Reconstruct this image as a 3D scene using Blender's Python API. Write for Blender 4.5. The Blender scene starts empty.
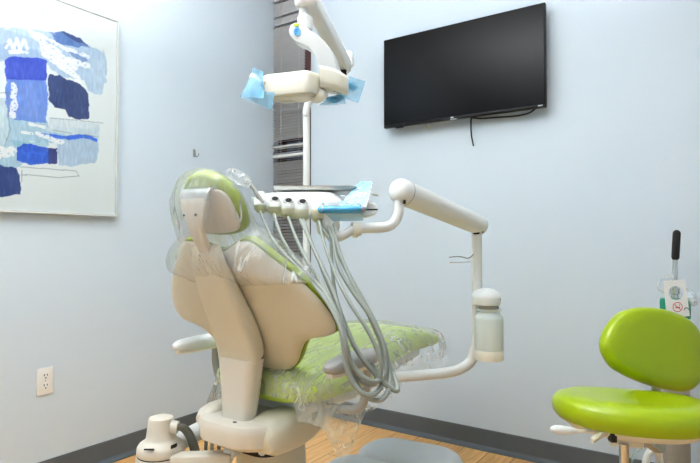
import bpy, bmesh, math, random
from mathutils import Vector, Matrix, noise
random.seed(7)
PI = math.pi
COL = bpy.context.scene.collection
CAM = Vector((2.465, -2.723, 1.05)); FPX = 555.0
YAW = math.radians(34.4); PIT = math.radians(1.08)
FW = Vector((-math.sin(YAW)*math.cos(PIT), math.cos(YAW)*math.cos(PIT), math.sin(PIT)))
RT = Vector((math.cos(YAW), math.sin(YAW), 0)); UPV = RT.cross(FW)
# horizontal frame of the camera heading, used only as handy world directions
AX = Vector((math.cos(YAW), math.sin(YAW), 0)); BX = Vector((-math.sin(YAW), math.cos(YAW), 0)); ZX = Vector((0, 0, 1))

def ray(px, py): return FW + RT*((px-350)/FPX) + UPV*((231.5-py)/FPX)
def at(px, py, d): return CAM + ray(px, py)*d          # image pixel at a chosen depth -> world point
def hit(px, py, O, N):
    r = ray(px, py); O = Vector(O); N = Vector(N)
    return CAM + r*((O-CAM).dot(N)/r.dot(N))

# ------------------------------------------------------------------ materials
def lin(c):
    return tuple(((v/255)/12.92 if v/255 <= .04045 else ((v/255+.055)/1.055)**2.4) for v in c)+(1,)
def mat(name, rgb, rough=.5, metal=0, var=.06, nscale=6, bump=0, bscale=80, coat=0, spec=.5, trans=0, sss=0, stretch=None):
    m = bpy.data.materials.new(name); m.use_nodes = True
    nt = m.node_tree; b = nt.nodes['Principled BSDF']
    b.inputs['Roughness'].default_value = rough; b.inputs['Metallic'].default_value = metal
    b.inputs['Coat Weight'].default_value = coat; b.inputs['Specular IOR Level'].default_value = spec
    b.inputs['Transmission Weight'].default_value = trans
    tc = nt.nodes.new('ShaderNodeTexCoord'); n = nt.nodes.new('ShaderNodeTexNoise')
    n.inputs['Scale'].default_value = nscale; n.inputs['Detail'].default_value = 4
    mp = nt.nodes.new('ShaderNodeMapping')
    if stretch: mp.inputs['Scale'].default_value = stretch
    nt.links.new(tc.outputs['Object'], mp.inputs[0]); nt.links.new(mp.outputs[0], n.inputs['Vector'])
    r = nt.nodes.new('ShaderNodeValToRGB'); c = lin(rgb)
    r.color_ramp.elements[0].position = .3; r.color_ramp.elements[1].position = .7
    r.color_ramp.elements[0].color = tuple(v*(1-var) for v in c[:3])+(1,)
    r.color_ramp.elements[1].color = tuple(min(1, v*(1+var)) for v in c[:3])+(1,)
    nt.links.new(n.outputs['Fac'], r.inputs[0]); nt.links.new(r.outputs[0], b.inputs['Base Color'])
    if bump:
        n2 = nt.nodes.new('ShaderNodeTexNoise'); n2.inputs['Scale'].default_value = bscale
        nt.links.new(mp.outputs[0], n2.inputs['Vector'])
        bp = nt.nodes.new('ShaderNodeBump'); bp.inputs['Strength'].default_value = bump; bp.inputs['Distance'].default_value = .01
        nt.links.new(n2.outputs['Fac'], bp.inputs['Height']); nt.links.new(bp.outputs[0], b.inputs['Normal'])
    return m

def film(name, rgb, alpha, rough=.12, bump=.6, bscale=14, vary=.5, stretch=(1, 1, 1), gloss=.35, glint=0):
    """thin plastic sheet: see-through, with a milky body and painted crease highlights"""
    m = bpy.data.materials.new(name); m.use_nodes = True
    nt = m.node_tree; nt.nodes.clear(); N = nt.nodes.new; L = nt.links.new
    out = N('ShaderNodeOutputMaterial'); tr = N('ShaderNodeBsdfTransparent')
    p = N('ShaderNodeBsdfPrincipled'); p.inputs['Base Color'].default_value = lin(rgb); p.inputs['Roughness'].default_value = rough
    p.inputs['Specular IOR Level'].default_value = .8
    gl = N('ShaderNodeBsdfGlossy'); gl.inputs['Roughness'].default_value = rough
    tc = N('ShaderNodeTexCoord'); mp = N('ShaderNodeMapping'); mp.inputs['Scale'].default_value = stretch
    n = N('ShaderNodeTexNoise'); n.inputs['Scale'].default_value = bscale; n.inputs['Detail'].default_value = 3; n.inputs['Distortion'].default_value = 1.2
    L(tc.outputs['Object'], mp.inputs[0]); L(mp.outputs[0], n.inputs['Vector'])
    bp = N('ShaderNodeBump'); bp.inputs['Strength'].default_value = bump; bp.inputs['Distance'].default_value = .02
    L(n.outputs['Fac'], bp.inputs['Height']); L(bp.outputs[0], p.inputs['Normal']); L(bp.outputs[0], gl.inputs['Normal'])
    mr = N('ShaderNodeMapRange'); mr.inputs['From Min'].default_value = .3; mr.inputs['From Max'].default_value = .75
    mr.inputs['To Min'].default_value = alpha*(1-vary); mr.inputs['To Max'].default_value = min(1, alpha*(1+vary))
    L(n.outputs['Fac'], mr.inputs['Value'])
    fac = mr.outputs[0]
    if glint:      # painted highlights along the creases, added to the sheet's opacity
        m3 = N('ShaderNodeMapping'); m3.inputs['Scale'].default_value = (stretch[0]*.8, stretch[1]*.8, stretch[2]*.8); L(tc.outputs['Object'], m3.inputs[0])
        n3 = N('ShaderNodeTexNoise'); n3.inputs['Scale'].default_value = bscale; n3.inputs['Detail'].default_value = 2; n3.inputs['Distortion'].default_value = .5; L(m3.outputs[0], n3.inputs['Vector'])
        s1 = N('ShaderNodeMath'); s1.operation = 'SUBTRACT'; s1.inputs[1].default_value = .5; L(n3.outputs['Fac'], s1.inputs[0])
        s2 = N('ShaderNodeMath'); s2.operation = 'ABSOLUTE'; L(s1.outputs[0], s2.inputs[0])
        s3 = N('ShaderNodeMapRange'); s3.inputs['From Min'].default_value = .0; s3.inputs['From Max'].default_value = .022; s3.inputs['To Min'].default_value = glint; s3.inputs['To Max'].default_value = 0; L(s2.outputs[0], s3.inputs['Value'])
        n4 = N('ShaderNodeTexNoise'); n4.inputs['Scale'].default_value = bscale*.7; L(tc.outputs['Object'], n4.inputs['Vector'])
        s4 = N('ShaderNodeMapRange'); s4.inputs['From Min'].default_value = .45; s4.inputs['From Max'].default_value = .6; L(n4.outputs['Fac'], s4.inputs['Value'])
        s5 = N('ShaderNodeMath'); s5.operation = 'MULTIPLY'; L(s3.outputs[0], s5.inputs[0]); L(s4.outputs[0], s5.inputs[1])
        s6 = N('ShaderNodeMath'); s6.operation = 'ADD'; s6.use_clamp = True; L(s5.outputs[0], s6.inputs[0]); L(mr.outputs[0], s6.inputs[1]); fac = s6.outputs[0]
    mx = N('ShaderNodeMixShader'); L(fac, mx.inputs[0]); L(tr.outputs[0], mx.inputs[1]); L(p.outputs[0], mx.inputs[2])
    fr = N('ShaderNodeFresnel'); fr.inputs['IOR'].default_value = 1.45; L(bp.outputs[0], fr.inputs['Normal'])
    mul = N('ShaderNodeMath'); mul.operation = 'MULTIPLY'; mul.inputs[1].default_value = gloss*2; mul.use_clamp = True; L(fr.outputs[0], mul.inputs[0])
    m2 = N('ShaderNodeMixShader'); L(mul.outputs[0], m2.inputs[0]); L(mx.outputs[0], m2.inputs[1]); L(gl.outputs[0], m2.inputs[2])
    L(m2.outputs[0], out.inputs['Surface'])
    return m

def emis(name, rgb, s):
    m = bpy.data.materials.new(name); m.use_nodes = True; nt = m.node_tree; nt.nodes.clear()
    e = nt.nodes.new('ShaderNodeEmission'); o = nt.nodes.new('ShaderNodeOutputMaterial')
    e.inputs[0].default_value = lin(rgb); e.inputs[1].default_value = s
    nt.links.new(e.outputs[0], o.inputs[0]); return m

M = {}
M['wall'] = mat('wall_paint', (208, 219, 228), .7, bump=.04, bscale=220, var=.012, nscale=1.5, spec=.25)
M['ceiling'] = mat('ceiling_paint', (236, 238, 238), .9, var=.02)
M['base'] = mat('vinyl_base', (96, 103, 108), .4, var=.05, nscale=9)
M['tan'] = mat('beige_plastic', (208, 203, 184), .42, var=.02, nscale=3)
M['tanlight'] = mat('pale_beige_plastic', (217, 211, 198), .4, var=.02, nscale=3)
M['white'] = mat('white_enamel', (226, 228, 226), .32, var=.015)
M['cream'] = mat('cream_plastic', (228, 225, 212), .35, var=.02)
M['yoke'] = mat('satin_grey_white_enamel', (200, 203, 203), .4, var=.02)
M['limebounce'] = mat('lime_bounce_plastic', (216, 214, 190), .35, var=.02)  # white plastic yellowed: reflection of the lime chair put into the colour
M['offwhite'] = mat('light_grey_plastic', (214, 219, 221), .38, var=.02)
M['lime'] = mat('lime_vinyl_shaded', (142, 162, 22), .38, var=.05, bump=.05, bscale=300)  # darkened: shade on the pads facing away is put into the colour
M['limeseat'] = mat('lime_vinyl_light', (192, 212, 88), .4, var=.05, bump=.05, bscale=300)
M['limestool'] = mat('bright_lime_vinyl', (158, 180, 2), .3, var=.03, bump=.03, bscale=350, coat=.2)
M['grey'] = mat('grey_plastic', (168, 168, 166), .42, var=.03)
M['hose'] = mat('grey_tubing', (148, 154, 147), .4, var=.03)
M['hosedark'] = mat('dark_grey_tubing', (118, 120, 112), .45, var=.05)
M['black'] = mat('black_plastic', (16, 16, 18), .35, var=.1)
M['screen'] = mat('screen_glass', (7, 7, 10), .2, var=.05, spec=.16)
M['bezel'] = mat('bezel_plastic', (14, 15, 18), .35, var=.1, spec=.3)
M['steel'] = mat('brushed_steel', (190, 190, 186), .28, 1, var=.06, nscale=30, stretch=(1, 12, 1))
M['chrome'] = mat('chrome', (210, 210, 208), .15, 1, var=.03)
M['alu'] = mat('brushed_aluminium', (168, 168, 163), .4, .35, var=.05, nscale=20, stretch=(12, 12, 1))
M['dark'] = mat('dark_gap', (24, 24, 24), .7, var=.1)
M['rubber'] = mat('black_rubber', (22, 22, 24), .6, var=.1)
M['brown'] = mat('red_brown_window_frame', (92, 62, 60), .5, var=.08)
M['slat'] = mat('blind_slat', (205, 205, 206), .5, var=.02)
M['plate'] = mat('outlet_plastic', (236, 235, 230), .35, var=.01)
M['green'] = mat('green_enamel', (12, 140, 110), .4, var=.05)
M['tag'] = mat('tag_card', (242, 243, 240), .5, var=.01)
M['red'] = mat('red_print', (205, 70, 80), .5, var=.03)
M['ink'] = mat('grey_print', (90, 95, 95), .5, var=.03)
M['greendot'] = mat('lime_sticker', (165, 195, 50), .5, var=.03)
M['bluedot'] = mat('blue_sticker', (90, 165, 225), .5, var=.03)
M['logo'] = mat('pale_print', (205, 208, 212), .4, var=.02)
M['frame'] = mat('pale_metal_frame', (204, 207, 204), .4, var=.05, nscale=20)
M['frost'] = mat('frosted_bottle', (218, 228, 226), .38, var=.02, spec=.4)
M['cable'] = mat('cream_cable', (205, 195, 165), .5, var=.02)
M['film_clear'] = film('clear_plastic_film', (248, 250, 252), .2, bscale=22, bump=.55, vary=.7, gloss=.25, glint=.7)
M['film_seat'] = film('clear_plastic_seat_film', (246, 250, 240), .30, bscale=13, bump=.45, vary=.35, stretch=(3.2, .55, 1), gloss=.16, rough=.12, glint=.55)
M['film_head'] = film('clear_plastic_headrest_film', (246, 249, 250), .18, bscale=9, bump=.9, vary=.6, stretch=(2.4, .8, .35), gloss=.2, rough=.13, glint=.55)
M['film_blue'] = film('blue_barrier_film', (135, 210, 250), .55, bscale=12, bump=.35, vary=.25, rough=.2, gloss=.3)
M['film_blue_dense'] = film('blue_barrier_film_wrapped', (70, 165, 210), .92, bscale=14, bump=.4, vary=.1, rough=.22, gloss=.3)
M['film_blue_mid'] = film('blue_barrier_film_pad', (168, 214, 238), .88, bscale=14, bump=.35, vary=.15, rough=.2, gloss=.35)
M['clearplastic'] = film('clear_mask_plastic', (240, 246, 248), .28, bscale=20, bump=.2, vary=.3, gloss=.2)
M['pane'] = film('window_glass', (200, 210, 215), .02, bump=0, vary=0, rough=.02, gloss=.5)
M['picglass'] = film('picture_glass', (235, 240, 240), .01, bump=0, vary=0, rough=.02, gloss=.22)
M['panel'] = emis('light_diffuser', (247, 251, 255), 4.2)

# floor: oak planks running along the long side of the room
def floor_mat():
    m = bpy.data.materials.new('oak_planks'); m.use_nodes = True; nt = m.node_tree; N = nt.nodes.new; L = nt.links.new
    b = nt.nodes['Principled BSDF']; b.inputs['Roughness'].default_value = .38
    tc = N('ShaderNodeTexCoord'); mp = N('ShaderNodeMapping'); mp.inputs['Rotation'].default_value = (0, 0, PI/2)
    L(tc.outputs['Object'], mp.inputs[0])
    br = N('ShaderNodeTexBrick'); br.inputs['Scale'].default_value = 1; br.inputs['Brick Width'].default_value = 1.1; br.inputs['Row Height'].default_value = .13
    br.inputs['Mortar Size'].default_value = .0015; br.inputs['Color1'].default_value = lin((240, 198, 140)); br.inputs['Color2'].default_value = lin((230, 184, 124)); br.inputs['Mortar'].default_value = lin((120, 86, 48))
    L(mp.outputs[0], br.inputs['Vector'])
    m2 = N('ShaderNodeMapping'); m2.inputs['Scale'].default_value = (22, 2.2, 1); L(tc.outputs['Object'], m2.inputs[0])
    n = N('ShaderNodeTexNoise'); n.inputs['Scale'].default_value = 2.2; n.inputs['Detail'].default_value = 6; n.inputs['Distortion'].default_value = .8; L(m2.outputs[0], n.inputs['Vector'])
    r = N('ShaderNodeValToRGB'); r.color_ramp.elements[0].position = .3; r.color_ramp.elements[1].position = .7
    r.color_ramp.elements[0].color = (.80, .74, .66, 1); r.color_ramp.elements[1].color = (1.08, 1.05, 1, 1); L(n.outputs['Fac'], r.inputs[0])
    mx = N('ShaderNodeMix'); mx.data_type = 'RGBA'; mx.blend_type = 'MULTIPLY'; mx.inputs['Factor'].default_value = 1
    L(br.outputs['Color'], mx.inputs['A']); L(r.outputs[0], mx.inputs['B']); L(mx.outputs['Result'], b.inputs['Base Color'])
    return m
M['floor'] = floor_mat()

# ------------------------------------------------------------------ objects
def origin_of(p):
    o = Vector((0, 0, 0))
    while p is not None: o = o+p.location; p = p.parent
    return o
def obj(name, bm, m, parent=None, label=None, origin=None, sharp=38):
    """links ONE mesh object; bm is in world coordinates"""
    bmesh.ops.remove_doubles(bm, verts=bm.verts, dist=1e-6)
    bmesh.ops.recalc_face_normals(bm, faces=bm.faces)
    if parent is not None: off = origin_of(parent)
    elif origin is not None: off = Vector(origin)
    else:
        xs = [v.co for v in bm.verts]
        off = Vector(((min(c.x for c in xs)+max(c.x for c in xs))/2, (min(c.y for c in xs)+max(c.y for c in xs))/2, min(c.z for c in xs)))
    for v in bm.verts: v.co -= off
    me = bpy.data.meshes.new(name); bm.to_mesh(me); bm.free()
    for p in me.polygons: p.use_smooth = True
    me.set_sharp_from_angle(angle=math.radians(sharp))
    for x in (m if isinstance(m, (list, tuple)) else [m]): me.materials.append(x)
    o = bpy.data.objects.new(name, me); COL.objects.link(o)
    if parent is not None: o.parent = parent
    else: o.location = off
    if label: o['label'] = label
    return o
def tag(o, label, cat, group=None):
    o['label'] = label; o['category'] = cat
    if group: o['group'] = group
    return o
def thing(name, loc, label, cat, group=None):
    o = bpy.data.objects.new(name, None); COL.objects.link(o); o.location = loc; o.empty_display_size = .05
    return tag(o, label, cat, group)
def struct(name, bm, m, parent=None, **k):
    o = obj(name, bm, m, parent, **k)
    if parent is None: o['kind'] = 'structure'
    return o
NB = bmesh.new

def add_box(bm, c, s, A=Vector((1, 0, 0)), B=Vector((0, 1, 0)), Cc=Vector((0, 0, 1)), bev=0, seg=3):
    c = Vector(c); t = bmesh.new()
    bmesh.ops.create_cube(t, size=1)
    for v in t.verts: v.co = Vector((v.co.x*s[0], v.co.y*s[1], v.co.z*s[2]))
    if bev: bmesh.ops.bevel(t, geom=t.edges[:], offset=bev, segments=seg, profile=.5, affect='EDGES')
    for v in t.verts: v.co = c+A*v.co.x+B*v.co.y+Cc*v.co.z
    merge(bm, t); return bm
def merge(bm, t):
    mp = {}
    for v in t.verts: mp[v] = bm.verts.new(v.co)
    for f in t.faces:
        try:
            nf = bm.faces.new([mp[v] for v in f.verts]); nf.material_index = f.material_index
        except ValueError: pass
    t.free()
def catmull(pts, n=8, closed=False):
    P = [Vector(p) for p in pts]; k = len(P); out = []
    rng = range(k if closed else k-1)
    for i in rng:
        if closed: a, b, c, d = P[(i-1) % k], P[i], P[(i+1) % k], P[(i+2) % k]
        else:
            b, c = P[i], P[i+1]; a = P[i-1] if i > 0 else b*2-c; d = P[i+2] if i+2 < k else c*2-b
        for j in range(n):
            t = j/n
            out.append(.5*((2*b)+(c-a)*t+(2*a-5*b+4*c-d)*t*t+(3*b-a-3*c+d)*t**3))
    if not closed: out.append(P[-1])
    return out
def loft(bm, rings, cap0=True, cap1=True, closed=True):
    R = [[bm.verts.new(p) for p in r] for r in rings]; n = len(R[0])
    for a, b in zip(R, R[1:]):
        for i in range(n if closed else n-1):
            j = (i+1) % n
            try: bm.faces.new((a[i], a[j], b[j], b[i]))
            except ValueError: pass
    if closed:
        if cap0: bm.faces.new(R[0][::-1])
        if cap1: bm.faces.new(R[-1])
    return R
def tube(bm, pts, r, n=12, smooth=0, dome=False, flat=None):
    """round bar through pts; r a number or a list; dome rounds the ends off"""
    if isinstance(r, (int, float)): r = [r]*len(pts)
    if smooth:
        rr = []
        for i in range(len(pts)-1): rr += [r[i]+(r[i+1]-r[i])*j/smooth for j in range(smooth)]
        rr.append(r[-1]); pts = catmull(pts, smooth); r = rr
    pts = [Vector(p) for p in pts]; r = list(r)
    if dome:
        d0 = (pts[0]-pts[1]).normalized(); d1 = (pts[-1]-pts[-2]).normalized()
        h0 = [pts[0]+d0*r[0]*math.sin(a) for a in (1.45, 1.15, .75, .35)]; q0 = [r[0]*math.cos(a) for a in (1.45, 1.15, .75, .35)]
        h1 = [pts[-1]+d1*r[-1]*math.sin(a) for a in (.35, .75, 1.15, 1.45)]; q1 = [r[-1]*math.cos(a) for a in (.35, .75, 1.15, 1.45)]
        pts = h0+pts+h1; r = q0+r+q1
    T = []
    for i in range(len(pts)):
        a = pts[max(i-1, 0)]; b = pts[min(i+1, len(pts)-1)]; T.append((b-a).normalized())
    u = T[0].orthogonal().normalized(); rings = []
    for i, p in enumerate(pts):
        u = (u-T[i]*u.dot(T[i])).normalized(); w = T[i].cross(u)
        rings.append([p+(u*math.cos(2*PI*k/n)+w*math.sin(2*PI*k/n))*r[i] for k in range(n)])
    loft(bm, rings); return bm
def lathe(bm, O, prof, n=32, axis=Vector((0, 0, 1))):
    O = Vector(O); axis = axis.normalized(); u = axis.orthogonal().normalized(); w = axis.cross(u)
    loft(bm, [[O+axis*h+(u*math.cos(2*PI*k/n)+w*math.sin(2*PI*k/n))*max(r, 1e-4) for k in range(n)] for r, h in prof]); return bm
def pad(bm, outline, O, U, V, N, prof, ctr=(0, 0), n=6, hf=None, closed=True):
    """upholstered / moulded shape: smooth outline scaled about ctr while it rises along N. prof = [(scale, height)]"""
    P = catmull([Vector((p[0], p[1], 0)) for p in outline], n, True) if n else [Vector((p[0], p[1], 0)) for p in outline]
    c = Vector((ctr[0], ctr[1], 0)); O = Vector(O); rings = []
    for s, h in prof:
        s = max(s, .002); ring = []
        for p in P:
            q = c+(p-c)*s; hh = h+(hf(q.x, q.y) if hf else 0)
            ring.append(O+U*q.x+V*q.y+N*hh)
        rings.append(ring)
    loft(bm, rings); return bm
def prism(bm, outline, O, U, V, N, h0, h1, bev=0, n=0, seg=2):
    P = catmull([Vector((p[0], p[1], 0)) for p in outline], n, True) if n else [Vector((p[0], p[1], 0)) for p in outline]
    t = bmesh.new(); vs = [t.verts.new((p.x, p.y, h0)) for p in P]; f = t.faces.new(vs)
    r = bmesh.ops.extrude_face_region(t, geom=[f]); 
    for v in [g for g in r['geom'] if isinstance(g, bmesh.types.BMVert)]: v.co.z = h1
    if bev:
        es = [e for e in t.edges if abs(e.verts[0].co.z-e.verts[1].co.z) < 1e-7]
        bmesh.ops.bevel(t, geom=es, offset=bev, segments=seg, profile=.5, affect='EDGES')
    O = Vector(O)
    for v in t.verts: v.co = O+U*v.co.x+V*v.co.y+N*v.co.z
    merge(bm, t); return bm
def mirror_outline(right):
    """right half listed top-centre to bottom-centre -> whole outline"""
    return list(right)+[(-x, y) for x, y in right[-2:0:-1]]
def rrect(w, h, r, k=5):
    out = []
    for cx, cy, a0 in ((w/2-r, h/2-r, 0), (-w/2+r, h/2-r, PI/2), (-w/2+r, -h/2+r, PI), (w/2-r, -h/2+r, 1.5*PI)):
        for i in range(k): out.append((cx+r*math.cos(a0+PI/2*i/(k-1)), cy+r*math.sin(a0+PI/2*i/(k-1))))
    return out
def ellipse(a, b, k=32): return [(a*math.cos(2*PI*i/k), b*math.sin(2*PI*i/k)) for i in range(k)]
X1, Y1, Z1 = Vector((1, 0, 0)), Vector((0, 1, 0)), Vector((0, 0, 1))

# ================================================================== ROOM
H = 2.7; RX = 3.7; RY = -4.3
def slab(name, lo, hi, m, bev=0):
    bm = NB(); c = [(a+b)/2 for a, b in zip(lo, hi)]; add_box(bm, c, [b-a for a, b in zip(lo, hi)], bev=bev)
    return struct(name, bm, m)
slab('floor', (-.1, RY-.1, -.08), (RX+.1, .1, 0), M['floor'])
slab('ceiling', (-.1, RY-.1, H), (RX+.1, .1, H+.08), M['ceiling'])
slab('wall_left', (-.1, RY-.1, 0), (0, .1, H), M['wall'])
slab('wall_right', (RX, RY-.1, 0), (RX+.1, .1, H), M['wall'])
slab('wall_front', (0, RY-.1, 0), (RX, RY, H), M['wall'])
# back wall with a narrow window opening next to the corner
WX0, WX1, WZ0, WZ1 = .0, .304, .42, 2.66
bm = NB()
for lo, hi in (((WX1, 0, 0), (RX, .1, H)), ((0, 0, 0), (WX1, .1, WZ0)), ((0, 0, WZ1), (WX1, .1, H))):
    add_box(bm, [(a+b)/2 for a, b in zip(lo, hi)], [b-a for a, b in zip(lo, hi)])
struct('wall_back', bm, M['wall'])
# cove base: flat face with a small foot
def cove(name, p0, p1, nrm):
    p0, p1, nrm = Vector(p0), Vector(p1), Vector(nrm)
    prof = [(0, 0), (.028, 0), (.028, .003), (.018, .006), (.011, .011), (.006, .02), (.006, .098), (.004, .102), (0, .102)]
    bm = NB(); loft(bm, [[p+nrm*a+Z1*b for a, b in prof] for p in (p0, p1)]); return struct(name, bm, M['base'], sharp=25)
cove('baseboard_left', (0.0005, RY, 0), (0.0005, -.0, 0), (1, 0, 0))
cove('baseboard_back', (.029, -.0005, 0), (RX, -.0005, 0), (0, -1, 0))
cove('baseboard_right', (RX-.0005, RY, 0), (RX-.0005, -.029, 0), (-1, 0, 0))

# window: red-brown frame, glass, sill
bm = NB()
for lo, hi in (((.262, -.006, WZ0), (WX1, .085, WZ1)), ((0, .035, WZ0), (.03, .085, WZ1)), ((.03, .035, WZ1-.04), (.262, .085, WZ1)), ((.03, .035, WZ0), (.262, .085, WZ0+.04))):
    add_box(bm, [(a+b)/2 for a, b in zip(lo, hi)], [b-a for a, b in zip(lo, hi)])
win = struct('window_1', bm, M['brown'])
bm = NB(); add_box(bm, (.146, .06, (WZ0+WZ1)/2), (.232, .004, WZ1-WZ0-.08)); obj('pane', bm, M['pane'], win)
bm = NB(); add_box(bm, (.146, .06, 1.2), (.232, .03, .04)); add_box(bm, (.146, .06, 1.73), (.232, .03, .035)); obj('glazing_bar', bm, M['brown'], win)
# venetian blind inside the recess
bl = thing('venetian_blind', (.15, .015, WZ0+.03), 'narrow grey venetian blind in the window beside the room corner', 'blind')
bm = NB(); add_box(bm, (.130, -.010, WZ1-.02), (.258, .028, .032), bev=.003); obj('head_rail', bm, M['slat'], bl)
bm = NB(); z = WZ0+.06; tilt = math.radians(38); k = 0
gaps = (1.80, 1.815, 2.53, 2.55, 2.61)
while z < WZ1-.05:
    tl = tilt + .05*math.sin(k*1.7)
    if any(abs(z-g) < .011 for g in (1.64, 1.58, 1.69, 2.525, 2.465)): tl = math.radians(-4)
    dv = Vector((0, math.cos(tl), -math.sin(tl))); nv = Vector((0, math.sin(tl), math.cos(tl)))
    t = []
    for s in (-1, 1):
        row = []
        for q in (-1, -.5, 0, .5, 1): row.append(Vector((.130+s*.129, -.010, z))+dv*q*.0125+nv*(.0016*(1-q*q)))
        t.append(row)
    loft(bm, t, closed=False); z += .020; k += 1
obj('slats', bm, M['slat'], bl)
for zr, hr_ in ((1.668, .010), (1.606, .016)):
    bm = NB(); add_box(bm, (.130, -.018, zr), (.258, .014, hr_), bev=.002); obj('middle_rail', bm, M['white'], bl, 'white rail across the blind')
bm = NB(); add_box(bm, (.130, -.010, WZ0+.04), (.258, .025, .014), bev=.003); obj('bottom_rail', bm, M['slat'], bl)
for x in (.075, .225):
    bm = NB(); tube(bm, [(x, -.0235, WZ0+.04), (x, -.0235, WZ1-.03)], .0011, 6); obj('ladder_cord', bm, M['logo'], bl)
# dim corridor beyond the window
slab('wall_beyond', (-.6, .75, 0), (1.2, .8, 2.7), mat('corridor_wall', (120, 122, 140), .8))

# ceiling light panels
CL = [((1.9, -1.05), 'ceiling light panel above the dental chair'), ((1.9, -3.1), 'ceiling light panel farthest from the window, on the same row'), ((.75, -3.1), 'ceiling light panel nearest the painting wall')]
for (x, y), lb in CL:
    t = thing('ceiling_light', (x, y, H), lb, 'ceiling light', 'recessed ceiling light panels')
    bm = NB()
    for cx, cy, sx, sy in ((x-.31, y, .02, 1.24), (x+.31, y, .02, 1.24), (x, y-.61, .6, .02), (x, y+.61, .6, .02)): add_box(bm, (cx, cy, H-.008), (sx, sy, .015))
    obj('light_frame', bm, M['white'], t)
    bm = NB(); add_box(bm, (x, y, H-.005), (.6, 1.2, .008)); obj('diffuser', bm, M['panel'], t)

# ================================================================== PAINTING
PY0, PY1, PZ0, PZ1 = -2.12, -1.150, 1.172, 2.125
pa = thing('framed_painting', (0, (PY0+PY1)/2, PZ0), 'large framed abstract painting of blue and white blocks on the left wall', 'painting')
bm = NB()
for lo, hi in (((.001, PY0, PZ0), (.032, PY0+.009, PZ1)), ((.001, PY1-.009, PZ0), (.032, PY1, PZ1)), ((.001, PY0+.009, PZ0), (.032, PY1-.009, PZ0+.009)), ((.001, PY0+.009, PZ1-.009), (.032, PY1-.009, PZ1))):
    add_box(bm, [(a+b)/2 for a, b in zip(lo, hi)], [b-a for a, b in zip(lo, hi)])
obj('frame', bm, M['frame'], pa)
def pp(px, py):
    q = hit(px, py, (.024, 0, 0), (1, 0, 0)); return (q.y, q.z)
def poly(pts): return [pp(*p) for p in pts]
PAPER = (236, 243, 243)
SH = [  # colour, outline, edge roughness, opacity
 ((178, 203, 226), poly([(-40, 25), (10, 28), (42, 30), (62, 33), (85, 42), (104, 53), (106, 72), (107, 80), (100, 96), (90, 92), (84, 80), (60, 78), (47, 62), (0, 60), (-40, 60)]), .012, .95),
 ((150, 178, 212), poly([(-30, 45), (5, 44), (38, 50), (46, 60), (6, 62), (-30, 70)]), .012, .6),
 ((196, 216, 232), poly([(92, 60), (106, 60), (107, 78), (102, 96), (93, 92)]), .012, .8),
 ((84, 124, 190), poly([(50, 33), (64, 31), (80, 39), (90, 47), (76, 47), (58, 44)]), .008, .95),
 ((38, 66, 130), poly([(60, 31.5), (68, 33), (80, 39), (88, 45), (79, 43), (68, 37)]), .004, .95),
 ((110, 142, 198), poly([(68, 50), (82, 52), (88, 60), (78, 64)]), .008, .8),
 ((170, 204, 222), poly([(8, 112), (46, 120), (50, 128), (100, 128), (98, 142), (30, 142), (20, 168), (-6, 168), (-30, 160), (-30, 132), (4, 126)]), .012, .95),
 ((205, 224, 232), poly([(0, 98), (7, 98), (9, 128), (4, 145), (-30, 145), (-30, 98)]), .01, .9),
 ((216, 228, 233), poly([(50, 117), (99, 124), (99, 140), (70, 136), (47, 130)]), .008, .9),
 ((182, 206, 228), poly([(57, 138), (80, 137), (98, 140), (99, 153), (95, 163), (75, 166), (58, 165)]), .008, .95),
 ((104, 142, 222), poly([(6, 78), (46, 78), (48, 98), (46, 123), (28, 121), (9, 118), (5, 100)]), .006, .97),
 ((130, 158, 222), poly([(20, 85), (36, 86), (38, 116), (22, 114)]), .02, .5),
 ((46, 76, 200), poly([(5, 60), (12, 56.5), (40, 58), (47, 61), (47, 81), (28, 80), (6, 79)]), .006, .98),
 ((26, 52, 116), poly([(48, 75), (60, 75), (66, 80), (78, 82), (86, 90), (89, 97), (89, 119), (80, 120), (70, 117), (65, 110), (54, 107), (49, 100)]), .006, .98),
 ((48, 110, 226), poly([(40, 133), (52, 134), (66, 136), (80, 134), (90, 135), (98, 139), (97, 142), (85, 138), (70, 140), (58, 138), (44, 136)]), .003, .98),
 ((140, 190, 214), poly([(8, 140), (30, 143), (46, 140), (50, 146), (16, 147)]), .01, .6),
 ((24, 88, 212), poly([(17, 147), (24, 143.5), (48, 147), (49, 163), (30, 165), (17, 161)]), .006, .98),
 ((66, 128, 236), poly([(24, 149), (44, 151), (44, 156), (24, 155)]), .02, .5),
 ((28, 44, 122), poly([(48, 148), (57, 148.5), (57, 164), (48, 164)]), .004, .98),
 ((20, 54, 128), poly([(-30, 164), (0, 165), (17, 168), (20, 178), (21, 194), (10, 196), (-30, 197)]), .005, .98),
]
WHT = [ # white strokes
 ([(30, 31), (44, 37), (62, 47), (76, 52), (88, 57)], .007), ([(33, 36), (50, 46), (60, 52)], .008), ([(42, 40), (46, 52), (56, 60)], .016), ([(48, 50), (60, 60), (74, 67)], .018), ([(58, 56), (76, 62), (88, 66)], .010), ([(60, 66), (72, 72), (78, 80)], .012),
 ([(6, 48), (10, 40), (13, 50), (17, 39), (20, 50), (24, 40), (27, 48)], .005), ([(10, 52), (26, 52)], .006), ([(13, 85), (14, 100), (13, 115)], .010), ([(30, 124), (44, 127)], .006), ([(38, 134), (54, 140), (62, 142)], .008), ([(22, 132), (32, 134)], .005), ([(-10, 150), (10, 152)], .02)]
WHT = [([pp(*p) for p in a], w) for a, w in WHT]
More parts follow.
